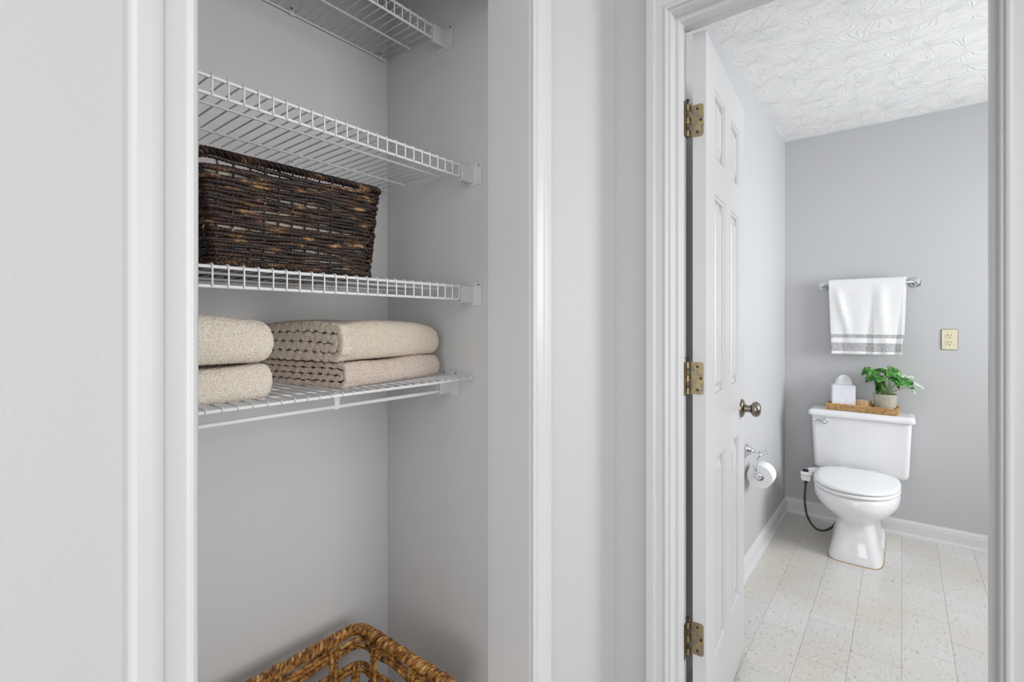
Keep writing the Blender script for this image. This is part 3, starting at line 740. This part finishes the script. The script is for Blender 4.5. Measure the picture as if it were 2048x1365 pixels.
    nap = rn.uniform(-1, 1, (len(VV), 3)) * 0.0009
    VV += nap
    V = VV
    faces = []
    for i in range(nx - 1):
        a = i * M; bq = a + M
        for j_ in range(M): k_ = (j_ + 1) % M; faces.append((a + j_, bq + j_, bq + k_, a + k_))
    me = bpy.data.meshes.new(name); me.from_pydata(V.tolist(), [], faces); me.update()
    bm = bmesh.new(); bm.from_mesh(me); bm.verts.ensure_lookup_table()
    # end caps as strips across the ribbon thickness
    for base in (0, (nx - 1) * M):
        for i in range(n - 1):
            a, b2, c, d = i, i + 1, M - 3 - i, M - 2 - i
            try: bm.faces.new([bm.verts[base + q_] for q_ in (a, b2, c, d)])
            except Exception: pass
        for tri in ((n - 1, n, n + 1), (M - 2, M - 1, 0)):
            try: bm.faces.new([bm.verts[base + q_] for q_ in tri])
            except Exception: pass
    bmesh.ops.recalc_face_normals(bm, faces=bm.faces[:]); bm.to_mesh(me); bm.free()
    o = link(name, me, m, None, 180); o.location = loc; o.rotation_euler = (0, 0, rz)
    return tag(o, label, 'towel', 'folded bath towels on the lowest closet shelf')
ZT = ZD + 0.0034 + 0.0034 + 0.0005
folded_towel('folded_towel', 'lower beige towel in the right-hand pile, its pinkish edges folded inside', (0.600, 0.925, ZT), R(10), 0.335, 0.285, 0.054, TERRY2, seed=3, rend=0.018, crown=0.002, crinkle=1.0)
folded_towel('folded_towel', 'upper cream towel in the right-hand pile, thick with a loose ribbed edge', (0.590, 0.922, ZT + 0.058), R(10), 0.345, 0.29, 0.082, TERRY3, seed=9, rend=0.034, sag=-0.014, crown=0.010, crinkle=1.3)
folded_towel('folded_towel', 'lower cream towel in the left-hand pile beside the doorway edge', (0.140, 0.917, ZT), 0, 0.306, 0.27, 0.062, TERRY1, seed=14, rend=0.024, crinkle=0.6, sag=0.002, inner=3)
folded_towel('folded_towel', 'upper cream towel in the left-hand pile, topmost and puffy', (0.140, 0.912, ZT + 0.068), 0, 0.306, 0.275, 0.092, TERRY1, seed=21, rend=0.030, crinkle=0.6, sag=-0.018, crown=0.002, inner=3)

# ------------------------------------------------------------------ toilet (local x points from the wall into the room)
TO = thing('toilet', (BX, 0.197, 0), 'white two-piece toilet against the far bathroom wall', 'toilet', None, math.pi)
def egg(xb, xf, hw, n=2.2, m=56, nb=None):
    xm = xb + (xf - xb) * 0.46; out = []
    for k in range(m):
        a = 2 * math.pi * k / m; c, s = math.cos(a), math.sin(a)
        e = 2 / (n if c > 0 else (nb or n + 0.8))
        X = (abs(c) ** e) * ((xf - xm) if c > 0 else -(xm - xb)); Y = (abs(s) ** e) * hw * (1 if s > 0 else -1)
        out.append((xm + X, Y))
    return out
def loft(secs, name, m, parent, dome=None, smooth=50):
    b = MB(); b.rings([[(x, y, z) for x, y in ring] for z, ring in secs]); return b.build(name, m, parent, smooth)
loft([(0.000, egg(0.10, 0.612, 0.120, 6)), (0.012, egg(0.10, 0.612, 0.121, 6)), (0.05, egg(0.10, 0.603, 0.112, 6)), (0.10, egg(0.11, 0.592, 0.101, 5.5)), (0.15, egg(0.13, 0.583, 0.092, 5)),
      (0.185, egg(0.15, 0.582, 0.088, 4)), (0.205, egg(0.16, 0.595, 0.096, 3)), (0.225, egg(0.17, 0.620, 0.112, 2.6)), (0.245, egg(0.18, 0.655, 0.140, 2.4)), (0.27, egg(0.19, 0.682, 0.163, 2.3)),
      (0.295, egg(0.20, 0.705, 0.181, 2.2)), (0.32, egg(0.205, 0.715, 0.190, 2.2)), (0.345, egg(0.21, 0.714, 0.191, 2.2)), (0.358, egg(0.21, 0.708, 0.188, 2.2)), (0.365, egg(0.215, 0.700, 0.182, 2.2))], 'bowl', PORC, TO)
# stepped rear foot and deck under the tank
loft([(0.0, egg(0.12, 0.42, 0.122, 5)), (0.05, egg(0.12, 0.415, 0.121, 5)), (0.062, egg(0.12, 0.405, 0.114, 5)), (0.068, egg(0.12, 0.40, 0.10, 5))], 'foot', PORC, TO)
loft([(0.20, egg(0.05, 0.36, 0.08, 5)), (0.28, egg(0.03, 0.36, 0.095, 5)), (0.340, egg(0.02, 0.36, 0.105, 5)), (0.352, egg(0.02, 0.35, 0.10, 5))], 'deck', PORC, TO)
loft([(0.0002, egg(0.098, 0.6155, 0.1238, 6)), (0.003, egg(0.098, 0.6145, 0.1228, 6))], 'caulk_line', CAULK, TO)
def ringdisc(name, z0, z1, ins, m, dome=0.0, xb=0.235, xf=0.716, hw=0.192):
    secs = []
    for f, i in ((0, 0.006), (0.15, 0.001), (0.5, 0), (0.8, 0.002), (1, 0.009)):
        secs.append((z0 + (z1 - z0) * f, egg(xb + i, xf - i, hw - i, 2.15, nb=3.2)))
    if dome:
        for i, dz in ((0.03, 0.5), (0.08, 0.9), (0.14, 1.0)): secs.append((z1 + dome * dz, egg(xb + i, xf - i, hw - i, 2.15, nb=2.6)))
    return loft(secs, name, m, TO, smooth=60)
ringdisc('seat', 0.368, 0.386, 0, SEATM)
ringdisc('seat_lid', 0.3895, 0.406, 0, SEATM, dome=0.005)
for s_ in (-0.07, 0.07): bbox('seat_hinge', (0.212, s_ - 0.022, 0.368), (0.246, s_ + 0.022, 0.402), SEATM, TO, 0.006, 3)
def rr2(x0, x1, y0, y1, r, n=8):
    out = []
    for cx_, cy_, a0 in ((x1 - r, y1 - r, 0), (x0 + r, y1 - r, 90), (x0 + r, y0 + r, 180), (x1 - r, y0 + r, 270)):
        for k in range(n + 1): a = R(a0 + 90 * k / n); out.append((cx_ + r * math.cos(a), cy_ + r * math.sin(a)))
    return out
def tk(z, hw, xf, r=0.022, xb=0.015): return (z, rr2(xb, xf, -hw, hw, r))
b = MB(); secs = []
for k in range(7):
    a = R(90 * k / 6); i = 0.036 * (1 - math.sin(a)); secs.append(tk(0.356 + 0.036 * (1 - math.cos(a)), 0.226 - i, 0.186 - i * 0.7, 0.022))
secs += [tk(0.46, 0.229, 0.192), tk(0.58, 0.234, 0.199), tk(0.686, 0.238, 0.206)]
loft(secs, 'tank', PORC, TO)
loft([tk(0.684, 0.243, 0.212, 0.02, 0.008), tk(0.687, 0.251, 0.222, 0.02, 0.008), tk(0.696, 0.254, 0.225, 0.02, 0.008), tk(0.708, 0.253, 0.224, 0.02, 0.008), tk(0.716, 0.249, 0.219, 0.02, 0.012), tk(0.7205, 0.242, 0.210, 0.02, 0.018), tk(0.722, 0.231, 0.20, 0.018, 0.026)], 'tank_lid', PORC, TO)
fl = bpy.data.objects.new('flush_lever', None); COL.objects.link(fl); fl.parent = TO; fl.location = (0.206, -0.166, 0.656)
b = MB(); b.lathe([(0.017, -0.003), (0.017, 0.002), (0.013, 0.006), (0.006, 0.009), (0.006, 0.016)], (0, 0, 0), 'x', 24); b.build('escutcheon', CHROME, fl)
b = MB(); b.tube([(0.016, 0.004, -0.002), (0.019, -0.010, 0.000), (0.021, -0.030, 0.004), (0.021, -0.046, 0.006), (0.021, -0.058, 0.006), (0.021, -0.064, 0.006)], [0.011, 0.0095, 0.006, 0.0055, 0.0075, 0.003], (0, 0, 1), 14); b.build('lever_arm', CHROME, fl)
# bidet attachment: plate under the seat, side control, braided hose
bi = thing('bidet_attachment', (BX, 0.197, -0.004), 'white bidet control arm with black knob on the left of the toilet seat', 'bidet', None, math.pi)
def prism(name, pts, z0, z1, m, parent, bev=0.003, taper=0.0):
    me = bpy.data.meshes.new(name); bm = bmesh.new()
    c = Vector((sum(p[0] for p in pts) / len(pts), sum(p[1] for p in pts) / len(pts)))
    lo = [bm.verts.new((c.x + (p[0] - c.x) * (1 - taper), c.y + (p[1] - c.y) * (1 - taper), z0)) for p in pts]; hi = [bm.verts.new((p[0], p[1], z1)) for p in pts]
    bm.faces.new(lo[::-1]); bm.faces.new(hi); n = len(pts)
    for i in range(n): bm.faces.new((lo[i], lo[(i + 1) % n], hi[(i + 1) % n], hi[i]))
    if bev: bmesh.ops.bevel(bm, geom=[e for e in bm.edges if e.verts[0].co.z == e.verts[1].co.z], offset=bev, segments=3, affect='EDGES')
    bm.to_mesh(me); bm.free(); return link(name, me, m, parent, 40)
arm = [(0.25, -0.150), (0.30, -0.176), (0.345, -0.182), (0.355, -0.192), (0.375, -0.200), (0.425, -0.207), (0.438, -0.220), (0.440, -0.246), (0.430, -0.262), (0.410, -0.268), (0.36, -0.262), (0.315, -0.245), (0.285, -0.215), (0.26, -0.18)]
prism('control_arm', arm, 0.372, 0.390, PLAST if False else SEATM, bi, 0.005)
prism('valve_body', [(0.375, -0.208), (0.432, -0.212), (0.434, -0.262), (0.378, -0.262)], 0.340, 0.373, SEATM, bi, 0.003, 0.18)
kb = bbox('control_knob', (0.388, -0.256, 0.389), (0.418, -0.226, 0.402), BLACKP, bi, 0.003)
bbox('knob_cap', (0.390, -0.254, 0.402), (0.407, -0.228, 0.405), CHROME, bi, 0.001)
b = MB(); b.lathe([(0.0085, 0.322), (0.0085, 0.342)], (0.405, -0.240, 0), 'z', 16); b.build('hose_nut', BLACKP, bi)
hp = [Vector(p) for p in ((0.405, -0.240, 0.332), (0.404, -0.243, 0.28), (0.395, -0.246, 0.21), (0.375, -0.238, 0.13), (0.34, -0.215, 0.065), (0.30, -0.185, 0.030), (0.26, -0.150, 0.028), (0.22, -0.12, 0.050), (0.18, -0.10, 0.10), (0.14, -0.10, 0.20))]
def smooth_path(p, n=8):
    out = []
    for i in range(len(p) - 1):
        a, b_, c, d = p[max(i - 1, 0)], p[i], p[i + 1], p[min(i + 2, len(p) - 1)]
        for k in range(n):
            t = k / n; out.append(0.5 * ((2 * b_) + (c - a) * t + (2 * a - 5 * b_ + 4 * c - d) * t * t + (3 * b_ - a - 3 * c + d) * t ** 3))
    return out + [p[-1]]
b = MB(); b.tube(smooth_path(hp), 0.0062, (1, 0, 0), 12); b.build('hose', HOSE, bi)

# ------------------------------------------------------------------ tray and things on the tank
ZL = 0.7221
TRX = BX - 0.118
tr = thing('serving_tray', (TRX, 0.187, ZL), 'long honey-coloured woven rattan tray on the toilet tank lid', 'tray', None, R(-90 - 3.5))
# local x = length (towards viewer's right), local y = depth away from viewer after rotation
TL, TW, THh = 0.335, 0.135, 0.036
bbox('tray_base', (-TL / 2, -TW / 2, 0.0), (TL / 2, TW / 2, 0.006), RATTAN, tr, 0.002)
def tray_side(p0, p1, out):
    p0, p1 = Vector(p0), Vector(p1); out = Vector(out); d = (p1 - p0); L = d.length; d.normalize()
    n = int(L / 0.0065); b = MB()
    for k in range(-3, n + 1):
        a = p0 + d * (k * 0.0065); q = a + d * 0.022
        lo, hi = a.copy(), q.copy(); lo.z = THh - 0.003; hi.z = 0.003
        # clip to the side's length
        t0 = max(0, (-(a - p0).dot(d)) / 0.022); t1 = min(1, (L - (a - p0).dot(d)) / 0.022)
        if t1 - t0 < 0.1: continue
        A = lo.lerp(hi, t0); B = lo.lerp(hi, t1)
        b.tube([A + out * 0.002, B + out * 0.002], 0.0027, (0, 0, 1), 6)
    b.build('woven_side', RATTAN, tr)
    bb = MB(); c1, c2 = p0 - out * 0.001, p1 - out * 0.001
    bb.tube([c1 + Vector((0, 0, THh)), c2 + Vector((0, 0, THh))], 0.0036, (0, 0, 1), 8)
    bb.build('side_rim', RATTAN, tr)
    bx = MB(); pv = out * 0.003
    vs = [p0, p1, p1 - pv, p0 - pv]; bx.add([tuple(v) for v in vs] + [(v.x, v.y, THh - 0.001) for v in vs], [(0,1,2,3),(4,5,6,7),(0,1,5,4),(1,2,6,5),(2,3,7,6),(3,0,4,7)])
    bx.build('side_core', RATTAN, tr, None)
hx, hy = TL / 2, TW / 2
tray_side((-hx, -hy, 0), (hx, -hy, 0), (0, -1, 0)); tray_side((hx, -hy, 0), (hx, hy, 0), (1, 0, 0))
tray_side((hx, hy, 0), (-hx, hy, 0), (0, 1, 0)); tray_side((-hx, hy, 0), (-hx, -hy, 0), (-1, 0, 0))
for sx in (-1, 1):
    for sy in (-1, 1): bbox('corner_post', (sx * hx - 0.004, sy * hy - 0.004, 0), (sx * hx + 0.004, sy * hy + 0.004, THh + 0.004), RATTAN, tr, 0.0015)
def ontray(lx, ly, z=0.0065):
    a = R(-90 - 3.5); return (TRX + lx * math.cos(a) - ly * math.sin(a), 0.187 + lx * math.sin(a) + ly * math.cos(a), ZL + z)
tb_ = thing('tissue_box', ontray(-0.096, 0.000), 'pale grey square tissue box at the left end of the rattan tray', 'tissue box', None, R(-90 - 3.5 + 14))
BXW = 0.116
bbox('box', (-BXW / 2, -BXW / 2 + 0.004, 0), (BXW / 2, BXW / 2 - 0.004, 0.142), BOXM, tb_, 0.0015)
bbox('perforated_strip', (-BXW / 2 + 0.001, -BXW / 2 + 0.0033, 0.0), (BXW / 2 - 0.001, -BXW / 2 + 0.0045, 0.052), BOXM, tb_, 0.0002)
# tissue: thin crumpled fan
b = MB(); rings = []
for sgn in (1, -1):
    pass
nu, nv = 22, 14; vs = []; fs = []
for iv in range(nv):
    v = iv / (nv - 1)
    for iu in range(nu):
        u = iu / (nu - 1) * 2 - 1
        hgt = 0.060 * math.sqrt(max(0, 1 - abs(u) ** 2.2)) * v
        wd = 0.042 * (1 + 0.10 * math.sin(v * 3))
        vs.append((u * wd + 0.004, 0.010 * math.sin(u * 5 + 1) * (0.3 + v) + 0.004 * mnoise.noise(Vector((u * 4, v * 5, 2))), 0.136 + hgt + 0.004 * v))
for iv in range(nv - 1):
    for iu in range(nu - 1): a = iv * nu + iu; fs.append((a, a + 1, a + nu + 1, a + nu))
ts = pyd('tissue', vs, fs, TISSUE, tb_, 80); sm = ts.modifiers.new('s', 'SOLIDIFY'); sm.thickness = 0.0012
vs2 = [(x * 0.8 - 0.008, y + 0.012, 0.136 + (z - 0.136) * 0.9) for x, y, z in vs]
ts = pyd('tissue', vs2, fs, TISSUE, tb_, 80); sm = ts.modifiers.new('s', 'SOLIDIFY'); sm.thickness = 0.0012
# round wooden box
wb = thing('wooden_bowl', ontray(0.004, 0.004), 'small round pale wooden box with white bits in its top, middle of the tray', 'wooden box')
b = MB(); b.lathe([(0.038, 0), (0.0415, 0.003), (0.0420, 0.022), (0.0412, 0.023), (0.0420, 0.024), (0.0415, 0.056), (0.0400, 0.0585), (0.037, 0.0585), (0.037, 0.052), (0.0001, 0.052)], (0, 0, 0), 'z', 40); b.build('body', WOODR, wb, 35)
b = MB()
for k in range(90):
    a, r_ = random.uniform(0, 6.28), 0.033 * math.sqrt(random.random()); zz_ = 0.0545 + random.uniform(0, 0.003)
    b.lathe([(0.0001, -0.002), (0.0022, -0.001), (0.0026, 0.001), (0.0001, 0.0028)], (r_ * math.cos(a), r_ * math.sin(a), zz_), 'z', 6)
sb = b.build('filling', TISSUE, wb); sb['kind'] = 'stuff'
# potted plant
PCX, PCY, PZ = ontray(0.108, 0.002)
pl = thing('potted_plant', (PCX, PCY, PZ), 'leafy green plant in a ribbed sage-grey pot at the right end of the tray', 'plant')
b = MB(); rings = []
for r_, z in ((0.044, 0), (0.047, 0.002), (0.050, 0.02), (0.054, 0.06), (0.057, 0.100), (0.057, 0.104), (0.0545, 0.105), (0.053, 0.094)):
    rings.append([((r_ + (0.0007 * math.cos(a * 30) if 0.001 < z < 0.099 else 0)) * math.cos(a), (r_ + (0.0007 * math.cos(a * 30) if 0.001 < z < 0.099 else 0)) * math.sin(a), z) for a in [2 * math.pi * k / 120 for k in range(120)]])
b.rings(rings); b.build('pot', POTM, pl, 35)
b = MB(); b.lathe([(0.0001, 0.088), (0.0525, 0.088), (0.051, 0.093), (0.0001, 0.097)], (0, 0, 0), 'z', 28); b.build('soil', SOIL, pl)
def leaf_mesh(L, W, tipdir, up, fold=0.25, droop=0.35):
    """heart-shaped leaf with a fold along the midrib; base at origin"""
    t = Vector(tipdir).normalized(); u = Vector(up); u = (u - t * u.dot(t)).normalized(); s_ = t.cross(u)
    vs, fs = [], []; nl, nw = 11, 7
    for i in range(nl):
        f = i / (nl - 1)
        wdt = W * (math.sin(math.pi * min(1, f * 0.86 + 0.14)) ** 0.75) * (1 - 0.25 * f)
        if i == nl - 1: wdt = W * 0.02
        for j_ in range(nw):
            q = (j_ / (nw - 1)) * 2 - 1
            back = -0.16 * L * abs(q) * max(0, 1 - f * 3.2)
            rag = 1 + 0.10 * math.sin(f * 21 + 2) * (abs(q) > 0.9)
            p = t * (L * f + back) + s_ * (q * wdt / 2 * rag) + u * (fold * abs(q) * wdt / 2 - droop * L * f * f + 0.003 * math.sin(q * 5 + f * 8))
            vs.append(p)
    for i in range(nl - 1):
        for j_ in range(nw - 1): a = i * nw + j_; fs.append((a, a + 1, a + nw + 1, a + nw))
    return vs, fs
# (px, py of leaf base, dX toward viewer, tip direction in view (right, up), toward viewer, length, width, material)
LV = [(1752, 744, 0.02, (-0.9, -0.75), 0.2, 0.075, 0.060, 0), (1750, 743, -0.02, (0.2, 0.15), 0.5, 0.060, 0.055, 0), (1757, 752, 0.05, (-0.4, -0.3), 0.6, 0.065, 0.060, 0),
      (1741, 739, 0.0, (-0.6, -0.4), -0.2, 0.055, 0.05, 0), (1770, 750, 0.05, (0.7, -0.5), 0.4, 0.060, 0.045, 0), (1752, 760, 0.0, (0.1, -1.0), 0.25, 0.085, 0.060, 0),
      (1762, 762, 0.03, (0.3, -0.9), 0.3, 0.070, 0.045, 0), (1778, 738, -0.03, (0.9, -0.25), 0.3, 0.070, 0.045, 0), (1783, 744, 0.02, (-0.6, -0.3), 0.5, 0.060, 0.055, 0),
      (1792, 745, 0.0, (0.2, -0.8), 0.3, 0.055, 0.050, 0), (1799, 750, -0.02, (0.8, -0.4), 0.3, 0.055, 0.045, 1), (1779, 758, 0.06, (0.9, -0.35), 0.35, 0.070, 0.050, 0),
      (1801, 758, 0.03, (-0.6, -0.6), 0.4, 0.055, 0.045, 0), (1805, 768, 0.05, (0.9, -0.3), 0.35, 0.062, 0.050, 0), (1812, 754, -0.03, (0.9, 0.0), 0.2, 0.045, 0.035, 1),
      (1829, 768, 0.02, (0.9, -0.4), 0.2, 0.065, 0.035, 1), (1820, 776, 0.04, (0.8, -0.9), 0.2, 0.050, 0.035, 1), (1790, 762, 0.03, (0.2, -0.8), 0.5, 0.045, 0.04, 0),
      (1768, 744, 0.0, (0.3, 0.1), 0.6, 0.055, 0.06, 0), (1775, 748, -0.04, (0.6, -0.2), -0.2, 0.06, 0.055, 0), (1746, 752, -0.03, (-0.5, -0.4), 0.0, 0.055, 0.045, 0),
      (1808, 762, 0.0, (0.7, -0.2), 0.5, 0.05, 0.045, 0), (1760, 742, -0.03, (0.4, -0.1), 0.3, 0.05, 0.05, 0), (1789, 752, 0.03, (0.5, -0.5), 0.6, 0.05, 0.05, 0)]
RIGHT = Vector((math.sin(R(TH)), -math.cos(R(TH)), 0)); FWD = Vector((math.cos(R(TH)), math.sin(R(TH)), 0))
for k, (px_, py_, dx, (tr_, tu), tf, L_, W_, mi) in enumerate(LV):
    p = at(px_, py_, PCX - dx) - Vector((PCX, PCY, PZ))
    tip = RIGHT * tr_ + Vector((0, 0, tu)) - FWD * tf
    up = Vector((0, 0, 1)) - FWD * 0.75 + RIGHT * random.uniform(-0.3, 0.3)
    vs, fs = leaf_mesh(L_, W_, tip, up, droop=0.2)
    b0 = Vector((random.uniform(-0.018, 0.018), random.uniform(-0.02, 0.02), 0.092))
    lf = pyd('leaf', [v + p for v in vs], fs, LEAFP if mi else LEAF, pl, 80)
    sm = lf.modifiers.new('s', 'SOLIDIFY'); sm.thickness = 0.0007
    mid = b0.lerp(p, 0.5) + Vector((0, 0, 0.012)) - (p - b0) * 0.06
    st_ = MB(); st_.tube(smooth_path([b0, mid, p], 5), 0.0013, (1, 0, 0), 6); st_.build('stem', STEM, pl)

# ------------------------------------------------------------------ towel bar and towel
ZBAR = 1.477; XB = BX - 0.062
rb = thing('towel_bar', (BX, 0.17, ZBAR), 'chrome towel bar with round wall roses on the grey bathroom wall', 'towel rail')
for yy in (0.222, -0.228):
    b = MB(); b.lathe([(0.0001, 0.0), (0.031, 0.0), (0.031, 0.003), (0.027, 0.006), (0.026, 0.009), (0.020, 0.011), (0.018, 0.015), (0.012, 0.019), (0.0085, 0.026), (0.0085, 0.046), (0.011, 0.049), (0.0135, 0.056), (0.0135, 0.066), (0.011, 0.072), (0.005, 0.075), (0.0001, 0.076)], (0, yy, 0), '-x', 36); b.build('wall_rose', CHROME, rb)
b = MB(); b.tube([(-0.062, -0.228, 0), (-0.062, 0.222, 0)], 0.0078, (0, 0, 1), 16); b.build('bar', CHROME, rb)
# towel: front panel 0.43 long, back panel 0.3
nu, prof = 90, []
hwv = 0.0185
def tprof():
    P = []
    for k in range(60): P.append((-hwv, -0.422 * (1 - k / 60)))
    for k in range(13): a = R(180 - 180 * k / 12); P.append((hwv * math.cos(a), 0.028 * math.sin(a)))
    for k in range(1, 50): P.append((hwv * 0.9, -0.330 * k / 49))
    return P
TP = tprof(); vs, fs = [], []
YL, YR = 0.188, -0.182     # relative to y = 0.17 : viewer's left (+Y) and right
for iu in range(nu):
    u = iu / (nu - 1); y = YL + (YR - YL) * u
    for (d, z) in TP:
        front = d < -0.3 * hwv
        fz = min(1, -z / 0.43) if z < 0 else 0
        drift = 0.020 * fz * (0.5 - u) * -1          # narrows towards the hem
        fold = 0.010 * math.sin(u * 9.5 + 0.6 + fz * 0.9) * fz + 0.006 * math.sin(u * 21 + 2 * fz) * fz * (1 if u > .6 else .3)
        lean = 0.012 * math.exp(-((u - 0.74 - 0.1 * (fz - .5)) / 0.08) ** 2) * fz ** 0.5 + 0.010 * math.exp(-((u - 0.10 - 0.22 * fz) / 0.06) ** 2) * math.sin(math.pi * min(1, fz * 1.2))
        yy = y + (0.016 * fz * (1 - 2 * u) * -1) + (0.0 if front else (-0.007 if u > .5 else 0))
        if front: dd = d - abs(fold) * 0.8 - lean
        else: dd = d + 0.006 * math.sin(u * 8 + 2) * fz
        zz_ = z + (0.006 * (u - 0.5) * fz if front else 0.0)
        vs.append((dd, yy, zz_))
n_ = len(TP)
for iu in range(nu - 1):
    for k in range(n_ - 1): a = iu * n_ + k; fs.append((a, a + 1, a + n_ + 1, a + n_))
tw = pyd('hand_towel', vs, fs, BTOWEL, None, 80); tw.location = (XB, 0.17, ZBAR)
sm = tw.modifiers.new('s', 'SOLIDIFY'); sm.thickness = 0.008; sm.offset = 0
tag(tw, 'white towel with two grey stripes near the hem, hanging over the chrome bar', 'towel')

# ------------------------------------------------------------------ outlet
ot = thing('wall_outlet', (BX, -0.206, 1.149), 'ivory double electrical outlet on the grey bathroom wall', 'outlet')
bbox('cover_plate', (-0.0055, -0.0355, -0.058), (0, 0.0355, 0.058), IVORY, ot, 0.003, 3)
for zc in (0.0195, -0.0195):
    ob = bpy.data.objects.new('socket', None); COL.objects.link(ob); ob.parent = ot; ob.location = (-0.0055, 0, zc)
    pts = []
    for k in range(28):
        a = 2 * math.pi * k / 28; pts.append((0.0172 * math.cos(a), max(-0.0135, min(0.0135, 0.0172 * math.sin(a)))))
    b = MB(); b.rings([[(0, y, z) for y, z in pts], [(-0.0018, y * .97, z * .97) for y, z in pts]]); b.build('socket_face', IVORY, ob, 30)
    for yy, hh_ in ((0.0065, 0.0042), (-0.0065, 0.0034)): bbox('slot', (-0.0022, yy - 0.0013, 0.0035 - hh_ + 0.001), (-0.0016, yy + 0.0013, 0.0035 + hh_ + 0.001), DARK, ob, 0)
    b = MB(); b.lathe([(0.0026, 0.0015), (0.0026, 0.0022)], (0, 0, -0.0078), '-x', 12); b.build('ground_hole', DARK, ob)
b = MB(); b.lathe([(0.003, 0), (0.003, 0.001), (0.0001, 0.0016)], (-0.0055, 0, 0), '-x', 14); b.build('screw', IVORY, ot)

# ------------------------------------------------------------------ toilet paper holder + roll
HX, HZ = 2.63, 0.612
hd = thing('paper_holder', (HX, BY1, HZ), 'chrome toilet paper holder with a curved arm on the left bathroom wall', 'holder')
b = MB(); b.lathe([(0.0001, 0), (0.032, 0), (0.032, 0.004), (0.027, 0.006), (0.028, 0.010), (0.022, 0.016), (0.019, 0.024), (0.012, 0.032), (0.008, 0.036), (0.0075, 0.046), (0.010, 0.050), (0.0075, 0.054), (0.0065, 0.075), (0.009, 0.079), (0.012, 0.084), (0.0125, 0.090), (0.010, 0.096), (0.004, 0.099), (0.0001, 0.0995)], (0, 0, 0), '-y', 30); b.build('wall_post', CHROME, hd)
RY, RZ = -0.066, -0.105
b = MB(); b.tube(smooth_path([Vector((0, -0.080, -0.004)), Vector((-0.022, -0.066, -0.015)), Vector((-0.036, -0.055, -0.045)), Vector((-0.042, -0.054, -0.072)), Vector((-0.036, -0.062, -0.095)), Vector((-0.012, RY, RZ + 0.002))], 8), 0.0052, (1, 0, 0), 14); b.build('arm', CHROME, hd)
b = MB(); b.tube([(-0.03, RY, RZ), (0.115, RY, RZ)], 0.0065, (0, 0, 1), 14); b.build('spindle', CHROME, hd)
b = MB(); b.lathe([(0.0001, -0.060), (0.010, -0.058), (0.0165, -0.050), (0.0185, -0.041), (0.015, -0.030), (0.0065, -0.022)], (0, RY, RZ), 'x', 24); b.build('finial', CHROME, hd)
b = MB(); b.lathe([(0.0065, 0.112), (0.010, 0.114), (0.012, 0.120), (0.008, 0.127), (0.0001, 0.129)], (0, RY, RZ), 'x', 20); b.build('spindle_tip', CHROME, hd)
rl = thing('toilet_roll', (HX, BY1 + RY, HZ + RZ), 'white toilet paper roll on the chrome holder', 'toilet paper')
R0 = 0.0560; ri = 0.020
b = MB(); b.rings([[(x, r_ * math.cos(a), r_ * math.sin(a) - 0.013) for a in [2 * math.pi * k / 48 for k in range(48)]] for x, r_ in ((-0.014, ri), (-0.014, R0 - .001), (-0.013, R0), (0.080, R0), (0.081, R0 - .001), (0.081, ri))], close=True); b.build('roll', TPAPER, rl)
b = MB(); pts = [(math.cos(a) * (R0 + 0.0012), math.sin(a) * (R0 + 0.0012) - 0.013) for a in [R(-30 - 12 * k) for k in range(10)]]
pts = [(-(R0 + 0.0012) * math.cos(R(-55 + 11 * k)), (R0 + 0.0012) * math.sin(R(-55 + 11 * k)) - 0.013) for k in range(9)]
b.rings([[(-0.012, y, z) for y, z in pts], [(0.079, y, z) for y, z in pts]], caps=False, cyc=False); b.build('loose_sheet', TPAPER, rl)
